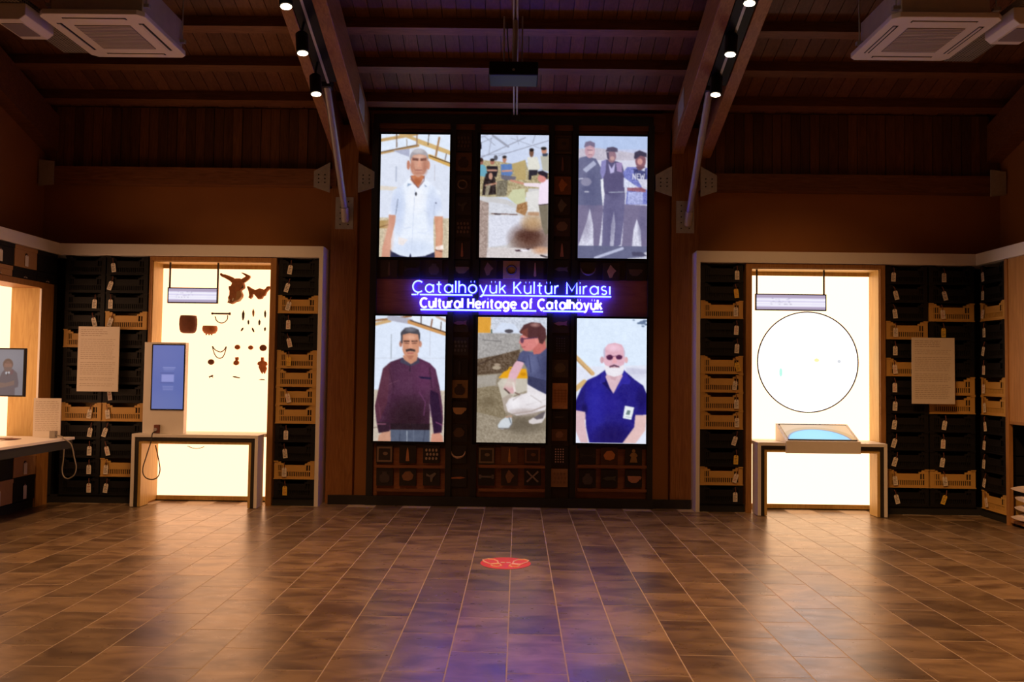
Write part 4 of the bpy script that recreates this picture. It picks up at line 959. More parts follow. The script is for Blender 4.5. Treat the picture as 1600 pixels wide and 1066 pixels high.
# ------------------------------------------------------------------ lit niches
def niche(side, fx0, fx1, ix0, ix1, litmat, label):
    """front frame from fx0..fx1, opening ix0..ix1 at the front plane YC"""
    yb = YW - .03; top = 2.70; head = 2.655
    t = thing('display_niche', ((fx0+fx1)/2, YC, 0), label, 'niche')
    MB().box(fx0, ix0, YC-.012, yb, 0, top).build('jamb', M['frame'], t)
    MB().box(ix1, fx1, YC-.012, yb, 0, top).build('jamb', M['frame'], t)
    MB().box(ix0, ix1, YC-.012, yb, head, top).build('head', M['frame'], t)
    MB().box(ix0, ix0+.010, YC+.01, yb-.006, 0.02, head).build('plywood_lining', M['ply'], t)
    MB().box(ix1-.010, ix1, YC+.01, yb-.006, 0.02, head).build('plywood_lining', M['ply'], t)
    MB().box(ix0+.01, ix1-.01, YC+.01, yb-.006, head-.010, head).build('plywood_soffit', M['ply'], t)
    MB().box(ix0+.01, ix1-.01, yb-.015, yb, .06, head-.055).build('light_panel', litmat, t, label='glowing white panel')
    MB().box(ix0+.01, ix1-.01, yb-.016, yb, head-.055, head-.010).build('top_rail', M['ply'], t)
    MB().box(ix0+.01, ix1-.01, yb-.02, yb, 0.012, .06).build('bottom_rail', M['ply'], t)
    return yb - .015
YL = niche('left', xA2+.02, -2.655, -4.02, -2.715, M['lit'], 'tall glowing niche with ancient finds left of the screen wall')
niche('right', 2.475, 3.985, 2.535, 3.93, M['litr'], 'tall glowing niche with a round projection right of the screen wall')

# ------------------------------------------------------------------ desks
def desk(xa, xb, yf, yb, zt, label):
    t = thing('display_desk', ((xa+xb)/2, yf, 0), label, 'desk')
    w1, w2, w3 = .035, .038, .03
    def U(a, y0, y1, wt): 
        return MB().box(xa+a, xb-a, y0, y1, zt-a-wt, zt-a).box(xa+a, xa+a+wt, y0, y1, 0.005, zt-a-wt).box(xb-a-wt, xb-a, y0, y1, 0.005, zt-a-wt)
    U(0, yf, yb, w1).build('white_shell', M['white'], t, bevel=.003)
    U(w1, yf+.008, yb, w2).build('black_core', M['blackedge'], t)
    U(w1+w2, yf+.016, yb, w3).build('plywood_lining', M['ply'], t)
    return t
YD = 8.70
dxa, dxb = P(204, 735, YD).x, P(402, 740, YD).x
ZD = .775
desk(dxa, dxb, YD, YC-.015, ZD, 'white desk with black core standing in front of the left niche')
exa, exb = P(1184, 750, YD).x, P(1387, 750, YD).x
desk(exa, exb, YD, YC-.015, ZD, 'white desk with black core standing in front of the right niche')
# shelf part of the desk tops reaching into the niches
MB().box(-4.005, -2.73, YC+.0, YW-.05, ZD-.035, ZD).build('niche_shelf', M['white'], label='white shelf inside the left niche behind the desk', cat='shelf')
MB().box(2.55, 3.915, YC+.0, YW-.05, ZD-.035, ZD).build('niche_shelf', M['white'], label='white shelf inside the right niche behind the desk', cat='shelf')

# ------------------------------------------------------------------ left niche: kiosk, hanging sign, finds
YK = 8.78
xa, xb, za, zb = rect(224, 535, 288, 680, YK); za = ZD
t = thing('touch_kiosk', ((xa+xb)/2, YK, ZD), 'white upright kiosk with a blue screen standing on the left desk', 'kiosk')
MB().box(xa, xb, YK, YK+.09, ZD, zb).build('white_body', M['white'], t, bevel=.004)
sa, sb, sz0, sz1 = rect(237, 538, 289, 641, YK)
MB().box(sa, sb, YK-.010, YK, sz0, sz1).build('screen_bezel', M['black'], t)
c = Canvas(60, 122, (92,106,170), 80, 80, 330, 650)
c.glow(260,150,300,300,(104,114,176),.7); c.glow(230,700,260,200,(104,116,172),.6)
for (x_0, y_0, x_1, y_1, k) in ((190,303,322,314,(136,144,200)),(195,322,310,330,(128,136,192)),(205,338,300,344,(116,126,184)),(178,378,308,452,(140,146,206)),(165,362,305,368,(74,82,140)),(165,458,300,464,(76,84,140)),(190,496,305,504,(130,138,194)),(192,512,305,519,(124,132,190)),(195,528,302,535,(128,136,192))):
    c.poly([(x_0,y_0),(x_1,y_0),(x_1,y_1),(x_0,y_1)], k)
picture('screen', c, (sa+.012, YK-.0105, sz1-.012), (sb-sa-.024, 0, 0), (0, 0, -(sz1-sz0-.024)), t, M['printdim'])
# handset holder and its looping cable
p = P(245, 674, YK-.02)
t = thing('handset', (p.x, YK-.02, ZD), 'small brown audio handset with looped cable on the left desk kiosk', 'handset')
MB().box(p.x-.028, p.x+.028, YK-.035, YK-.001, ZD+.006, ZD+.095).build('cradle', M['tie'], t, bevel=.004)
MB().lathe([(.016,-.02),(.018,-.005),(.018,0)], (p.x-.006, YK-.035, ZD+.045), 12, 'Y').build('earpiece', M['strut'], t, smooth=True)
def loop(pxs, Y): return [P(x, y, Y) for x, y in pxs]
pts = loop([(240,676),(236,690),(229,712),(223,733),(226,745),(236,749.5),(246,746),(250,734),(247,714),(243,696)], YD-.03)
def smoothpts(p, n=5):
    out = []
    for i in range(len(p)-1):
        a, b, c2, d = p[max(i-1,0)], p[i], p[i+1], p[min(i+2,len(p)-1)]
        for k in range(n):
            s = k/n
            out.append(.5*((2*b)+(c2-a)*s+(2*a-5*b+4*c2-d)*s*s+(3*b-a-3*c2+d)*s**3))
    return out + [p[-1]]
MB().tube(smoothpts([Vector((p.x-.01, YK-.03, ZD+.02)), Vector((p.x-.01, YD-.02, ZD+.008))] + pts[1:]), .006, 6).build('cable', M['cableblk'], t, smooth=True, label='thin dark looped cable')
pts = loop([(293,697),(300,700),(307,701),(314,700),(319,698)], YD+.08)
MB().tube(smoothpts(pts), .004, 6).build('hanging_cable', M['cableblk'], label='short dark cable sagging under the left desk top', cat='cable')

def hanging_sign(r4, Y, rods, ztop, label, seed):
    xa, xb, za, zb = rect(*r4, Y)
    t = thing('hanging_sign', ((xa+xb)/2, Y, za), label, 'sign')
    MB().box(xa, xb, Y, Y+.03, zb-.012, zb).box(xa, xb, Y, Y+.03, za, za+.012).box(xa, xa+.012, Y, Y+.03, za+.012, zb-.012).box(xb-.012, xb, Y, Y+.03, za+.012, zb-.012).build('frame', M['blackedge'], t)
    c = Canvas(90, 26, (176,162,190), 0, 0, 1600, 520)
    c.poly([(0,110),(1600,120),(1600,420),(0,420)], (226,222,246)); 
    for y in (170, 280, 360): c.line([(20,y),(1580,y+10)], 46, (250,248,255))
    c.line([(0,235),(1600,245)], 34, (214,208,236))
    rg = random.Random(seed)
    for k in range(26):
        x_ = rg.uniform(250, 800); y_ = rg.choice((130, 165, 240, 275, 330)); c.line([(x_, y_), (x_+rg.uniform(5,22), y_)], 16, (120,112,150), .8)
    picture('lit_face', c, (xa+.012, Y+.002, zb-.012), (xb-xa-.024,0,0), (0,0,-(zb-za-.024)), t, M['printdim'])
    MB().box(xa+.012, xb-.012, Y+.004, Y+.028, za+.012, zb-.012).build('back', M['strut'], t)
    for x in rods:
        X = P(x, 430, Y).x
        MB().box(X-.008, X+.008, Y+.006, Y+.022, zb, ztop).build('rod', M['blackedge'], t)
    return t
hanging_sign((261.5,449.5,340,474), YC+.06, (265,340), 2.645, 'wide lit header sign hanging at the top left of the left niche', 1)
hanging_sign((1180.5,459.5,1291.5,485.5), YC+.06, (1183,1288), 2.645, 'wide lit header sign hanging above the round projection in right niche', 2)

# finds on the lit panel; outlines are given in picture pixels at their own depth and have thickness
YA = YL - .05
def outline(name, pts, mat, label, cat, th=.02, bev=.012, parent=None, group='finds mounted in the left niche', origin=(0,0), sc=1.0):
    w3 = [P(origin[0] + x/sc, origin[1] + y/sc, YA) for x, y in pts]
    c0 = sum(w3, Vector()) / len(w3)
    cu = bpy.data.curves.new(name, 'CURVE'); cu.dimensions = '2D'; cu.fill_mode = 'BOTH'; cu.extrude = th/2; cu.bevel_depth = bev; cu.bevel_resolution = 2; cu.offset = -bev*.8
    sp = cu.splines.new('POLY'); sp.points.add(len(w3)-1); sp.use_cyclic_u = True
    for q, v in zip(sp.points, w3): q.co = (v.x-c0.x, v.z-c0.z, 0, 1)
    tmp = bpy.data.objects.new('tmp', cu); col.objects.link(tmp)
    me = bpy.data.meshes.new_from_object(tmp.evaluated_get(bpy.context.evaluated_depsgraph_get()))
    bpy.data.objects.remove(tmp); bpy.data.curves.remove(cu)
    me.transform(Matrix.Rotation(math.pi/2, 4, 'X')); me.materials.clear(); me.materials.append(mat)
    o = bpy.data.objects.new(name, me); col.objects.link(o)
    if parent: o.parent = parent; o.location = c0 - ORI[parent.name]
    else: o.location = c0
    if label: tag(o, label, cat, group if not parent else None)
    return o
def mount(x, y):   # short pins that carry a find off the panel
    p = P(x, y, YA); return p
SC = 17.77
c0 = P(366, 452, YA)
t = thing('horned_skull', c0, 'large brown horned cattle skull mounted at the top of left niche', 'skull', 'finds mounted in the left niche')
outline('cranium', [(430,400),(480,300),(520,285),(640,285),(690,330),(725,400),(740,470),(745,520),(720,560),(690,570),(655,600),(650,640),(690,720),(680,780),(620,860),(560,910),(500,920),(440,960),(400,975),(350,955),(305,940),(330,870),(320,800),(355,740),(360,620),(340,560),(338,500),(400,485)], M['bone'], None, None, .05, .02, t, origin=(340,420), sc=SC)
outline('horn', [(85,150),(105,130),(140,160),(230,170),(330,205),(430,250),(490,300),(470,400),(410,390),(350,335),(230,265),(130,220),(90,185)], M['bone'], None, None, .03, .014, t, origin=(340,420), sc=SC)
outline('horn', [(675,120),(720,120),(860,180),(900,200),(905,245),(860,300),(770,370),(720,390),(670,330),(690,285),(790,225),(785,195)], M['bone'], None, None, .03, .012, t, origin=(340,420), sc=SC)
outline('muzzle', [(560,640),(650,625),(690,720),(680,790),(600,890),(500,915),(470,880),(540,830)], M['tan'], None, None, .07, .015, t, origin=(340,420), sc=SC)
for (x_, y_) in ((360,890),(465,860)): outline('nostril', [(x_-28,y_+30),(x_,y_-40),(x_+28,y_-20),(x_+10,y_+35)], M['sheet'], None, None, .095, .003, t, origin=(340,420), sc=SC)
outline('eye_socket', [(690,480),(735,470),(740,530),(700,560),(675,530)], M['obsid'], None, None, .075, .006, t, origin=(340,420), sc=SC)
outline('horn_core', [(835,505),(860,495),(960,560),(1060,600),(1120,580),(1180,555),(1250,575),(1310,590),(1350,560),(1385,510),(1440,495),(1470,530),(1430,570),(1360,640),(1320,740),(1260,770),(1240,825),(1190,835),(1140,840),(1100,790),(1040,720),(980,680),(965,780),(920,830),(880,800),(900,740),(880,620)], M['bone'], 'smaller brown horn core fragment beside the horned skull', 'bone', .04, .016, origin=(340,420), sc=SC)
def pot(x0, x1, y0, y1, prof, mat, name, label, feet=False):
    a, b, z0, z1 = rect(x0, y0, x1, y1, YA); r = (b-a)/2; h = z1-z0
    t = thing(name, ((a+b)/2, YA, z0), label, 'pot', 'finds mounted in the left niche')
    MB().lathe([(r*p, z0 + h*q) for p, q in prof], ((a+b)/2, YA-.02, 0), 28, 'Z', 1, min(1, .075/r)).build('vessel', mat, t, smooth=True)
    if feet:
        for k, dx in enumerate((-.42,-.05,.30)):
            MB().tube([((a+b)/2+dx*r, YA-.03, z0+h*.2), ((a+b)/2+dx*r, YA-.03, z0-h*.12)], [.012,.007], 8).build('foot', mat, t, smooth=True)
    MB().tube([((a+b)/2, YA, z0+h*.5), ((a+b)/2, YL+.001, z0+h*.5)], .006, 6).build('mounting_pin', M['strut'], t)
pot(281.5, 309, 493.5, 521, [(.55,0),(.80,.05),(.93,.2),(1,.5),(.98,.8),(.88,1),(.80,1),(.88,.7)], M['darkclay'], 'clay_pot', 'deep dark brown clay pot on the left of the lit niche')
pot(317.5, 340.5, 509.5, 522.5, [(.3,.0),(.75,.12),(.98,.45),(1,.75),(.9,1),(.8,1),(.85,.7)], M['clay'], 'footed_bowl', 'small red clay bowl on little feet in the lit niche', True)
q = lambda x, y: P(200 + x/4.442, 370 + y/4.442, YA)
def find(name, label, cat, mb, mat, smooth=True):
    o = mb.build(name, mat, smooth=smooth, label=label, cat=cat, group='finds mounted in the left niche'); return o
a, b = q(580,533), q(712,535)
find('bone_pin', 'horizontal dark bone pin with knobbed end in the lit niche', 'pin', MB().tube([a, a+(b-a)*.06, a+(b-a)*.1, a+(b-a)*.9, a+(b-a)*.94, b], [.012,.014,.009,.011,.018,.016], 8), M['obsid'])
def necklace(pts, r, label, n=8):
    mb = MB(); ps = smoothpts([q(x, y) for x, y in pts], n)
    for p_ in ps: mb.lathe([(r*.3,-r),(r,-r*.5),(r,r*.5),(r*.3,r)], p_, 6, 'Z')
    mb.tube(ps, r*.45, 5)
    find('bead_necklace', label, 'necklace', mb, M['bead'])
necklace([(605,555),(615,582),(640,598),(665,596),(688,575),(692,548)], .006, 'short string of beads under the bone pin')
t2 = thing('bead_necklace', q(635,800), 'double string necklace above the small clay disc', 'necklace', 'finds mounted in the left niche')
for pts in ([(588,762),(605,785),(640,800),(665,788),(680,765)], [(586,762),(597,805),(615,835),(638,844),(660,832),(675,798),(682,765)]):
    mb = MB(); ps = smoothpts([q(x, y) for x, y in pts], 8)
    for p_ in ps: mb.lathe([(.002,-.006),(.006,-.003),(.006,.003),(.002,.006)], p_, 6, 'Z')
    mb.tube(ps, .003, 5); mb.build('strand', M['bead'], t2)
for (x, y, L_, w_, tl, mt, lb) in ((800,545,70,17,.05,'obsid','tall dark bone awl, top left of the row of points'),(870,528,54,14,0,'tan','tan flint point in the middle of the top row of points'),(952,536,52,13,0,'obsid','dark flint point at the top right of the points'),
     (836,593,34,11,0,'obsid','small dark flint in the middle row of points, left'),(912,595,40,14,.05,'obsid','small dark flint in the middle row of points, right'),(793,643,30,11,.6,'obsid','tiny tilted dark flint, lower left of the points'),(868,647,36,12,-.4,'obsid','tiny leaning dark flint, lower middle of the points'),(951,641,28,12,.1,'obsid','tiny dark flint, lower right of the points')):
    pl = []
    for (u, v) in ((0,-.5),(.5,-.15),(.42,.25),(.12,.5),(-.15,.5),(-.42,.2),(-.5,-.15)):
        X_2, Y_2 = u*w_, v*L_; pl.append((x + X_2*math.cos(tl) - Y_2*math.sin(tl), y + X_2*math.sin(tl) + Y_2*math.cos(tl)))
    outline('flint_point', pl, M[mt], lb, 'flint', .01, .004, origin=(200,370), sc=4.442)
for (x, y, r, mt, lb) in ((760,767,20,'clay','round red clay seal, left of the three in a row'),(852,770,18,'clay','small oval clay seal, middle of three in a row'),(938,772,26,'darkclay','largest round dark clay seal, right of three in a row'),(577,870,23,'darkclay','oval dark clay disc under the double necklace')):
    p_ = q(x, y); rr = r/4.442*9.1/1280
    find('clay_seal', lb, 'seal', MB().lathe([(rr*.5,-.02),(rr*.9,-.015),(rr,0),(rr*.9,.012),(rr*.4,.016)], p_, 18, 'Y', 1, .88), M[mt])
outline('figurine', [(745,838),(765,836),(768,850),(760,858),(770,870),(768,885),(750,892),(733,885),(735,868),(748,858)], M['clay'], 'small seated red clay figurine in the lit niche', 'figurine', .02, .006, origin=(200,370), sc=4.442)
outline('figurine', [(927,838),(940,838),(942,862),(962,872),(965,888),(955,898),(962,915),(955,935),(948,950),(938,930),(932,950),(920,930),(910,905),(912,893),(900,885),(905,872),(925,862)], M['clay'], 'standing broad-hipped clay figurine at right of the lit niche', 'figurine', .03, .008, origin=(200,370), sc=4.442)
outline('animal_figurine', [(562,968),(572,966),(585,960),(592,962),(588,970),(590,980),(584,974),(572,974),(566,982)], M['obsid'], 'tiny dark four-legged animal figurine low in the lit niche', 'figurine', .01, .002, origin=(200,370), sc=4.442)
outline('animal_figurine', [(728,968),(745,968),(760,974),(778,978),(774,983),(755,980),(740,978),(728,974)], M['obsid'], 'tiny long dark animal figurine low in the lit niche', 'figurine', .01, .002, origin=(200,370), sc=4.442)
outline('bone_sliver', [(906,994),(925,988),(945,990),(952,996),(930,995)], M['bead'], 'thin pale bone sliver low at the right of the lit niche', 'bone', .008, .001, origin=(200,370), sc=4.442)

# ------------------------------------------------------------------ right niche: round projection, touch table
YRP = YL - .03
ce_ = P(1262, 566, YRP); rad = (P(1340.5, 566, YRP).x - P(1183.5, 566, YRP).x)/2
t = thing('projection_disc', (ce_.x, YRP, ce_.z-rad), 'large round white projection disc with thin dark rim in the right niche', 'screen')
MB().lathe([(rad-.006,0),(rad-.006,.008)], ce_, 72, 'Y').build('disc', M['disc'], t)
MB().tube([ce_ + Vector((rad*math.cos(k*math.pi/48), -.002, rad*math.sin(k*math.pi/48))) for k in range(96)], .0075, 6, True).build('rim', M['blackedge'], t)
M['cyan'] = emit('projected_cyan', (.55,1,.85), 1.0); M['yel'] = emit('projected_yellow', (1,.95,.45), 1.0); M['gry'] = emit('projected_grey', (.72,.74,.78), 1.0)
for (x, y, a_, b_, mt) in ((1220,582,2.5,7,'cyan'),(1276,563,4,3,'yel'),(1311,565,3,2.5,'gry')):
    p_ = P(x, y, YRP-.002)
    MB().lathe([(.0072,-.0012),(.0072,0)], p_, 14, 'Y', a_, b_).build('light_spot', M[mt], t)
# touch table: shallow box tilted back
ya, yb2 = YD-.03, YD+.33
p0, p1 = P(1228.5, 690, ya), P(1345, 690, ya)
xa, xb = p0.x, p1.x; zf = (p0.z+p1.z)/2
pb0 = P(1211, 662, yb2); pb1 = P(1317, 663, yb2); zb = (pb0.z+pb1.z)/2
tw = xb - xa
zlo = P(1286, 709, ya).z
t = thing('touch_table', ((xa+xb)/2, (ya+yb2)/2, ZD), 'sloping white touch table showing a blue dome on the right desk', 'touch table')
MB().add([(xa,ya,zlo),(xb,ya,zlo),(xb,YD-.002,zlo),(xa,YD-.002,zlo),(xa,ya,zf),(xb,ya,zf),(xb,YD-.002,zf+.008),(xa,YD-.002,zf+.008)], [(3,2,1,0),(4,5,6,7),(0,1,5,4),(1,2,6,5),(2,3,7,6),(3,0,4,7)]).build('front_lip', M['white'], t)
body = MB().add([(xa,YD-.002,ZD+.002),(xb,YD-.002,ZD+.002),(xb,yb2,ZD+.002),(xa,yb2,ZD+.002),(xa,YD-.002,zf+.006),(xb,YD-.002,zf+.006),(xb,yb2,zb),(xa,yb2,zb)], [(3,2,1,0),(4,5,6,7),(0,1,5,4),(1,2,6,5),(2,3,7,6),(3,0,4,7)])
body.build('body', M['white'], t)
c = Canvas(110, 60, (214,180,140), 0, 0, 100, 60)
c.ell(46,66,56,56,(196,160,112)); c.ell(46,66,47,47,(90,80,140)); c.ell(46,66,45.5,45.5,(120,206,244)); c.glow(40,45,40,30,(150,222,250),.5)
mg = .035
u = Vector((xb-xa-2*mg, 0, 0)); v = Vector((0, ya-yb2, zf-zb)) ; vn = v.normalized()
nn = Vector((0, -(zb-zf), yb2-ya)).normalized()
tl_ = Vector((xa+mg, yb2, zb)) + vn*mg + nn*.006
picture('screen', c, tl_, u, v - vn*2*mg, t, M['printdim'])
MB().beam(Vector((xa+mg-.008, yb2, zb)) + vn*(mg-.008), Vector((xb-mg+.008, yb2, zb)) + vn*(mg-.008), nn*.007, vn*.006).beam(Vector((xa+mg-.008, ya, zf)) - vn*(mg-.008), Vector((xb-mg+.008, ya, zf)) - vn*(mg-.008), nn*.007, vn*.006).build('bezel', M['blackedge'], t)

# ------------------------------------------------------------------ text panels hung in front of the crates
def text_panel(r4, Y, label, rows, seed):
    xa, xb, za, zb = rect(*r4, Y)
    t = thing('text_panel', ((xa+xb)/2, Y, za), label, 'text panel')
    MB().box(xa, xb, Y, Y+.012, za, zb).build('sheet', M['sheet'], t, bevel=.002)
    rg = random.Random(seed); m = MB(); h = zb-za; wd = xb-xa
    z = zb - h*.045
    for i in range(rows):
        if i == 4 or (i > 5 and rg.random() < .12): z -= h/rows*.85; continue
        x = xa + wd*.07; end = xa + wd*(rg.uniform(.55,.75) if i < 4 else rg.uniform(.82,.92))
        while x < end:
            l = wd*rg.uniform(.03,.11); th = h*.0085 if i < 4 else h*.0055
            m.box(x, min(x+l, end), Y-.001, Y, z-th, z); x += l + wd*.018
        z -= h*.9/rows
    m.build('printed_lines', M['sheetline'], t, kind='stuff')
    for s in (.12,.88): MB().tube([(xa+wd*s, Y+.012, zb-.03), (xa+wd*s, YC+.003, zb-.03)], .006, 6).build('hook', M['strut'], t)
text_panel((121,510.5,185.5,612), 8.84, 'pale printed text panel hung on the crates left of the left niche', 30, 4)
text_panel((1425,528,1492,631.5), 8.84, 'pale printed text panel hung on the crates right of the right niche', 32, 5)

# ------------------------------------------------------------------ left side wall: boxes, niche, desk
def py(x, X): return P(x, 560, X=X).y           # depth at which a picture column meets the plane X
yN = py(62, XL); yF = py(80, XL)
t = thing('side_niche', (XL, yN, 0), 'glowing plywood niche in the left side wall behind a monitor', 'niche')
zh = P(75, 452, X=XL).z
MB().box(WXL+.03, XL+.005, yN, yF, 0, zh).build('jamb', M['frame'], t)
MB().box(WXL+.03, XL+.005, 6.0, yF, zh, zh+.06).build('head', M['frame'], t)
MB().box(WXL+.04, XL, yN-.012, yN, .70, zh).build('plywood_lining', M['ply'], t)
MB().box(XL-.012, XL+.008, yN-.02, yN-.012, .70, zh-.01).build('bright_edge', M['white'], t)
MB().box(WXL+.03, WXL+.045, 6.2, yN-.012, .74, zh).build('light_panel', M['lit'], t, label='glowing white panel')
MB().box(WXL+.04, XL, 6.0, 6.2, 0, zh).build('jamb', M['frame'], t)
# desk of the side niche
ZS = .775
xe = P(117, 682.8, Z=ZS).x; ye = P(117, 682.8, Z=ZS).y
t = thing('side_desk', (xe-.2, ye-.8, ZS), 'pale counter with black front projecting from the left side niche', 'counter')
MB().box(WXL+.05, xe, 6.25, min(ye, yN-.03), ZS-.025, ZS).build('top', M['white'], t, bevel=.003)
MB().box(XL+.01, xe-.012, 6.25, min(ye, yN-.03)-.02, ZS-.11, ZS-.025).build('apron', M['inside'], t)
MB().box(XL+.012, xe-.03, 6.3, 6.36, 0, ZS-.11).build('support', M['blackedge'], t)
# cartons and black boxes above and below the side niche
def carton(x0, x1, zlo, zhi, mat, name, label, tagmat=None, X=XL, depth=.26):
    ya_, yb_ = py(x0, X), py(x1, X)
    t = thing(name, (X, (ya_+yb_)/2, zlo), label, 'box', 'boxes on the left side wall')
    MB().box(X-depth, X, ya_+.005, yb_-.005, zlo+.003, zhi-.045).build('body', mat, t, bevel=.003)
    MB().box(X-depth, X+.004, ya_+.002, yb_-.002, zhi-.045, zhi-.003).build('lid', mat, t, bevel=.003)
    if tagmat:
        ym = (ya_+yb_)/2
        MB().lathe([(.02,.0),(.02,.003)], (X+.001, ym, zhi-.09), 12, 'X').build('hand_hole', M['inside'], t)
        g = MB().prism([(ym-.028, zlo+.02),(ym+.028, zlo+.02),(ym+.028, zhi-.10),(ym, zhi-.085),(ym-.028, zhi-.10)], 'X', X+.006, X+.008).build('tag', tagmat, t)
        MB().tube([(X+.002, ym, zhi-.07),(X+.007, ym, zhi-.10)], .004, 6).build('tag_tie', M['tie'], g)
zt_ = ZCOR0; zm = zt_ - .225; zb_ = zh + .062
carton(-30, 17, zm, zt_, M['kbox'], 'black_box', 'black box with pale tag above the side niche, top row nearest', M['tagw'])
carton(17, 53, zm, zt_, M['kraft'], 'cardboard_box', 'brown cardboard box in the top row under the left cornice', M['tagw'])
carton(53, 85, zm, zt_, M['kbox'], 'black_box', 'black box beside the brown carton under the left cornice')
carton(-30, 15, zb_, zm, M['kraft'], 'cardboard_box', 'brown cardboard box in the second row above the side niche', M['tagw'])
carton(15, 53, zb_, zm, M['kbox'], 'black_box', 'black box with hanging tag below the upper brown carton', M['tagw'])
carton(53, 85, zb_, zm, M['kbox'], 'black_box', 'black box with hanging tag next to the left corner', M['tagw'])
zq = [P(40, y, X=XL).z for y in (709, 744, 782)]
carton(-30, 27, zq[1], zq[0], M['kbox'], 'black_box', 'black box under the side counter, upper row nearest')
carton(27, 62, zq[1], zq[0], M['kraft'], 'cardboard_box', 'brown cardboard box in the upper row under the side counter', M['tagw'])
carton(-20, 28, zq[2], zq[1], M['kraft'], 'cardboard_box', 'brown cardboard box in the lower row under the side counter', M['tagw'])
carton(28, 62, zq[2], zq[1], M['kbox'], 'black_box', 'black box with tag in the lower row under the side counter', M['tagw'])
MB().box(WXL+.03, XL-.005, yF+.002, YC+.008, .09, zb_-.002).build('corner_filler', M['inside'], label='black filler panel between side niche and left corner crates', cat='panel')
# monitor on an arm
YM = 7.7
xb = P(38.5, 580, YM).x; zb2 = P(20, 544, YM).z; za2 = P(20, 620, YM).z; xa = xb - .52
t = thing('monitor', ((xa+xb)/2, YM, za2), 'flat black monitor showing a dim figure in the left side niche', 'monitor')
MB().box(xa, xb, YM, YM+.035, za2, zb2).build('casing', M['black'], t, bevel=.003)
c = Canvas(130, 110, (98,104,116), -300, 80, 540, 490)
c.glow(60,180,300,180,(112,118,130),.8)
c.poly([(-60,560),(-40,470),(20,330),(50,290),(130,290),(175,330),(195,440),(190,480),(160,490),(160,570),(-60,570)], (62,66,80)); c.poly([(-40,430),(60,440),(150,410),(150,460),(20,490),(-40,490)], (92,78,78)); c.poly([(100,300),(140,300),(130,350),(105,350)], (78,58,72))
c.ell(80,240,52,60,(78,62,60)); c.ell(80,255,40,45,(112,84,78)); c.line([(50,225),(112,225)], 8, (80,60,58)); c.poly([(35,270),(125,270),(115,310),(80,322),(45,310)], (86,74,76)); c.ell(66,333,12,14,(170,176,184)); c.ell(92,328,10,12,(176,180,186)); c.line([(76,335),(76,360)], 8, (40,44,54))
picture('screen', c, (xa+.014, YM-.0008, zb2-.014), (xb-xa-.028,0,0), (0,0,-(zb2-za2-.028)), t, M['printdim'])
xm_ = (xa+xb)/2; zmid = (za2+zb2)/2
MB().tube([(xm_, YM+.035, zmid), (xm_, YM+.16, zmid), (WXL+.048, YM+.16, zmid)], .018, 10).build('arm', M['black'], t)
MB().box(WXL+.046, WXL+.06, YM+.08, YM+.24, zmid-.08, zmid+.08).build('wall_plate', M['black'], t)
# small sheet, handset, papers on the counter
YSh = min(ye, yN-.03) - .10
xa, xb, za2, zb2 = rect(52, 621, 94.5, 682, YSh)
t = thing('info_card', ((xa+xb)/2, YSh, ZS), 'small printed card standing at the end of the side counter', 'card')
zt2 = ZS + (zb2-za2)
MB().box(xa, xb, YSh, YSh+.01, ZS+.001, zt2).build('sheet', M['sheet'], t)
m_ = MB(); z = zt2 - .03
rg = random.Random(3)
while z > ZS + .06:
    x = xa+.02
    while x < xb-.03:
        l = rg.uniform(.015,.05); m_.box(x, min(x+l, xb-.02), YSh-.001, YSh, z-.004, z); x += l+.008
    z -= .018
m_.build('printed_lines', M['sheetline'], t, kind='stuff')
MB().prism([(YSh+.01, ZS+.001),(YSh+.07, ZS+.001),(YSh+.01, ZS+.12)], 'X', (xa+xb)/2-.01, (xa+xb)/2+.01).build('easel_foot', M['sheet'], t)
p_ = P(84, 676, YSh-.06)
t = thing('handset', (p_.x, YSh-.06, ZS), 'small pale handset with hanging cable at the end of the side counter', 'handset')
MB().box(p_.x-.028, p_.x+.028, YSh-.09, YSh-.04, ZS+.001, ZS+.07).build('cradle', M['cable'], t, bevel=.004)
YCb = YSh - .14
pts = [Vector((p_.x+.028, YSh-.07, ZS+.03)), Vector((p_.x+.10, YCb+.06, ZS+.012)), Vector((xe+.012, YCb, ZS+.004))] + loop([(108,694),(113,715),(116,730),(113,742),(104,748),(97,745),(94,735),(96,718),(97,702)], YCb)
kx = xe + .015 - min(v_.x for v_ in pts[3:])
for v_ in pts[3:]: v_.x += max(0, kx)
MB().tube(smoothpts(pts), .006, 6).build('cable', M['cable'], t, smooth=True)
t = thing('brochure_pile', (XL+.2, 7.75, ZS), 'loose white leaflets lying on the side counter under the monitor', 'leaflets')
for k, (dx, dy, a_) in enumerate(((0,0,.2),(.06,.10,-.3),(-.05,.18,.5))):
    ca, sa_ = math.cos(a_), math.sin(a_); cx_, cy_ = XL+.13+dx, 7.72+dy
    MB().prism([(cx_+u_*ca-v_*sa_, cy_+u_*sa_+v_*ca) for u_, v_ in ((-.1,-.07),(.1,-.07),(.1,.07),(-.1,.07))], 'Z', ZS+.001+k*.004, ZS+.004+k*.004).build('leaflet', M['sheet'] if k != 1 else M['tie'], t)

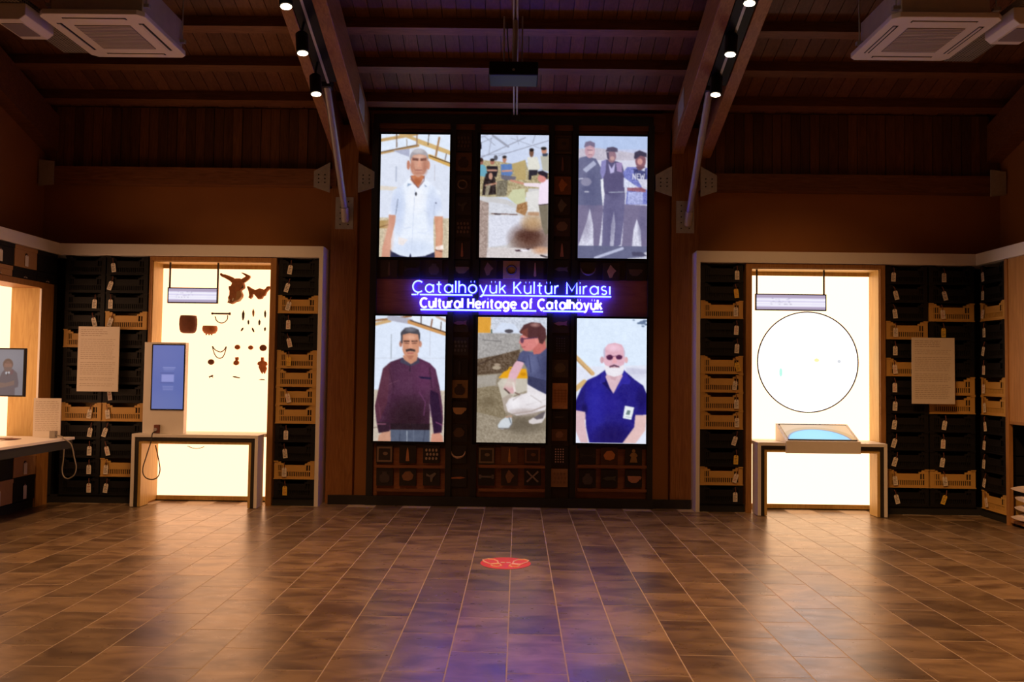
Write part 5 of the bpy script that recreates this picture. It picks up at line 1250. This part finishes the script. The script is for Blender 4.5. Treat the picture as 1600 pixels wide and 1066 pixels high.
# ------------------------------------------------------------------ right side wall: wood panel, shelf with folded cloth
yP = py(1572, XR)
t = thing('wood_panel', (XR+.02, yP-.6, 0), 'tall oak veneer panel on the right side wall beside the crates', 'panel')
MB().box(XR-.012, XR+.03, yP-.05, yP, 0, ZCOR0-.002).build('upright', M['frame'], t)
MB().box(XR+.0, XR+.02, yP-1.6, yP-.05, 1.05, ZCOR0-.002).build('veneer', M['oakpanel'], t)
MB().box(XR+.0, XR+.38, yP-1.6, yP-.05, 1.02, 1.05).build('shelf', M['frame'], t)
MB().box(XR+.0, XR+.38, yP-1.6, yP-.05, .03, .06).build('shelf', M['frame'], t)
for k, yy in enumerate((765, 778, 792, 804)):
    zc_ = P(1595, yy, X=XR-.05).z
    zc_ = .105 + (3-k)*.094
    o = MB()
    prof = []
    for i in range(9):
        s = i/8; o_r = (.044*math.sin(math.pi*min(1, .08+s*1.1))**.6) if s < .9 else .02
        prof.append(o_r)
    pts = [Vector((XR-.03+.36*i/8, yP-.28 + .01*math.sin(k*2+i), zc_)) for i in range(9)]
    o.tube(pts, [max(.006, r_) for r_ in prof], 10, ry=.14)
    o.build('folded_cloth', M['cloth'], smooth=True, label='white folded cloth, %s of the pile at the right edge' % ['topmost','second','third','lowest'][k], cat='cloth', group='folded cloths at the right edge')

# ------------------------------------------------------------------ ceiling cassette air conditioners, cable trays
def slab(mb, xa, xb, ya, yb, z0, z1, ch):
    mb.prism([(xa+ch,ya),(xb-ch,ya),(xb,ya+ch),(xb,yb-ch),(xb-ch,yb),(xa+ch,yb),(xa,yb-ch),(xa,ya+ch)], 'Z', z0, z1)
for side, xa, xb, ya, yb, sg in (('left', -4.035, -3.148, 6.655, 7.59, -1), ('right', 3.016, 3.913, 6.556, 7.48, 1)):
    Zf = 4.4; cx_, cy_ = (xa+xb)/2, (ya+yb)/2
    t = thing('air_conditioner', (cx_, cy_, Zf), 'white square ceiling cassette air conditioner hanging at upper %s' % side, 'air conditioner')
    m_ = MB(); slab(m_, xa, xb, ya, yb, Zf, Zf+.045, .05); m_.build('face_panel', M['acwhite'], t, bevel=.006)
    g = MB().box(cx_-.24, cx_+.24, cy_-.25, cy_+.25, Zf-.006, Zf).build('intake_grille', M['acgrille'], t)
    gm = MB()
    for k in range(16): gm.box(cx_-.235, cx_+.235, cy_-.245+k*.0307, cy_-.238+k*.0307, Zf-.009, Zf-.006)
    gm.build('grille_bars', M['acwhite'], g)
    for (a_, b_, c_, d_) in ((cx_-.27, cx_+.27, ya+.07, ya+.105), (cx_-.27, cx_+.27, yb-.105, yb-.07), (xa+.07, xa+.115, cy_-.29, cy_+.29), (xb-.115, xb-.07, cy_-.29, cy_+.29)):
        sl = MB().box(a_, b_, c_, d_, Zf-.002, Zf).build('outlet_slot', M['inside'], t)
        if b_-a_ > .2: MB().box(a_+.01, b_-.01, c_+.006, c_+.022, Zf-.008, Zf-.002).build('louvre', M['acwhite'], sl)
        else: MB().box(a_+.008, a_+.026, c_+.01, d_-.01, Zf-.008, Zf-.002).build('louvre', M['acwhite'], sl)
    MB().box(xa+.09, xb-.03 if sg < 0 else xb-.09, ya+.06, yb-.06, Zf+.045, Zf+.32).build('housing', M['acbody'], t, bevel=.004)
    for (hx, hy) in ((xa+.06, ya+.1), (xb-.015, ya+.1), (xa+.06, yb-.1), (xb-.015, yb-.1)):
        MB().tube([(hx, hy, Zf+.12), (hx, hy, zc(hy)-.001)], .006, 6).build('hanger_rod', M['steel'], t)
        MB().box(hx-.03, hx+.03, hy-.02, hy+.02, Zf+.10, Zf+.13).build('hanger_bracket', M['steel'], t)
    # condensate box and tray running along the hall beside the unit
    q0, q1 = (P(14, 30, Z=4.42), P(95, 58, Z=4.42)) if sg < 0 else (P(1508, 86, Z=4.42), P(1580, 52, Z=4.42))
    bx0, bx1 = (xa-.42, xa-.10) if sg < 0 else (xb+.08, xb+.42)
    t = thing('junction_box', ((bx0+bx1)/2, ya+.35, 4.36), 'small white box hanging beside the upper %s air conditioner' % side, 'box')
    MB().prism([(bx0, 4.40), (bx0+.05, 4.36), (bx1-.05, 4.36), (bx1, 4.40), (bx1, 4.50), (bx0, 4.50)], 'Y', ya+.02, ya+.44).build('case', M['acwhite'], t, bevel=.006)
    MB().box(bx0+.07, bx1-.07, ya+.10, ya+.36, 4.354, 4.36).build('cover', M['acgrille'], t)
    t = thing('cable_tray', ((bx0+bx1)/2, ya+.6, 4.50), 'perforated steel cable tray running past the upper %s air conditioner' % side, 'cable tray')
    tx0, tx1 = bx0+.04, bx1-.04
    MB().box(tx0, tx1, 4.5, 7.75, 4.503, 4.509).build('tray_floor', M['perf'], t)
    MB().box(tx0, tx0+.006, 4.5, 7.75, 4.509, 4.57).build('tray_side', M['perf'], t); MB().box(tx1-.006, tx1, 4.5, 7.75, 4.509, 4.57).build('tray_side', M['perf'], t)
    for yy in (5.2, 7.6): MB().tube([((tx0+tx1)/2, yy, 4.505), ((tx0+tx1)/2, yy, zc(yy)-.001)], .006, 6).build('hanger_rod', M['steel'], t)
    MB().tube(smoothpts([Vector(((tx0+tx1)/2, 5.4, 4.53)), Vector(((tx0+tx1)/2, 6.3, 4.53)), Vector(((tx0+tx1)/2, 6.9, 4.535)), Vector(((tx0+tx1)/2, 7.6, 4.53))]), .03, 8).build('insulated_pipe', M['cable'], t, smooth=True)

# ------------------------------------------------------------------ projector on its rods, conduits down the roof
YJ = 7.5
xa, xb, za, zb = rect(764, 95.5, 841, 117, YJ)
t = thing('projector', ((xa+xb)/2, YJ, za), 'black projector hanging from thin rods above the screen wall', 'projector')
MB().box(xa, xb, YJ, YJ+.32, za, zb).build('casing', M['black'], t, bevel=.012)
MB().lathe([(.012,-.006),(.012,0)], ((xa+xb)/2, YJ, (za+zb)/2-.015), 12, 'Y').build('badge', M['strut'], t)
MB().lathe([(.04,.0),(.04,.02),(.032,.024)], (xb-.12, YJ+.32, (za+zb)/2), 20, 'Y').build('lens', M['lens_glass'], t, smooth=True)
for x in (787, 816): MB().tube([(P(x, 90, YJ).x, YJ+.16, zb), (P(x, 60, YJ).x, YJ+.16, zc(YJ+.16)-.12)], .008, 8).build('rod', M['strut'], t)
MB().tube([(P(804, 90, YJ).x, YJ+.16, zb), (P(805, 60, YJ).x, YJ+.16, zc(YJ+.16)-.16)], .025, 12).build('column', M['strut'], t, smooth=True)
MB().box(P(795,90,YJ).x, P(815,90,YJ).x, YJ+.10, YJ+.22, zb, zb+.03).build('mount_plate', M['dark'], t)
MB().tube(smoothpts([Vector((xb-.25, YJ+.25, zb)), Vector((xb-.28, YJ+.24, zb+.15)), Vector((xb-.30, YJ+.2, zb+.45))]), .006, 6).build('lead', M['cableblk'], t)
for k, x in enumerate((803, 808)):
    X = P(x, 140, 8.7).x
    a_, b_ = Vector((X, 9.16, zc(9.16))) - nrm*.135, Vector((X, 6.0, zc(6.0))) - nrm*.135
    MB().tube([a_, b_], .010, 8).build('conduit', M['steel'], smooth=True, label='thin steel conduit down the middle of the ceiling, %s of two' % ('left', 'right')[k], cat='conduit')
p_ = P(806, 186, 9.14)
MB().box(p_.x-.05, p_.x+.05, 9.05, 9.099, p_.z-.05, p_.z+.05).build('socket_box', M['dark'], bevel=.004, label='small dark box above the middle screen where conduits end', cat='box')

# ------------------------------------------------------------------ floor sticker
c_ = P(790, 880.5, Z=0); r_ = .195
t = thing('floor_sticker', (c_.x, c_.y, 0), 'round red floor sticker with two shoe outlines', 'sticker')
MB().lathe([(r_,.0005),(r_,.002)], c_, 48).build('disc', M['red'], t)
for s in (-1, 1):
    sole = [(-.045,-.02),(-.062,.06),(-.055,.125),(-.01,.15),(.035,.12),(.045,.06),(.03,.0),(.028,-.02)]
    heel = [(-.045,-.045),(.028,-.045),(.025,-.095),(-.01,-.115),(-.042,-.095)]
    for shp in (sole, heel):
        ang = -s*.35
        pts = []
        for (u_, v_) in shp:
            u2 = u_*(-s); X_3 = u2*math.cos(ang)-v_*math.sin(ang); Y_3 = u2*math.sin(ang)+v_*math.cos(ang)
            pts.append(Vector((c_.x + s*.085 + X_3, c_.y + Y_3 - .01, .0025)))
        MB().tube(pts, .0065, 5, True).build('shoe_outline', M['pink'], t)
for dx in (-.022, .022): MB().box(c_.x+dx-.016, c_.x+dx+.016, c_.y+.005, c_.y+.028, .002, .0028).build('print_mark', M['tagw'], t)
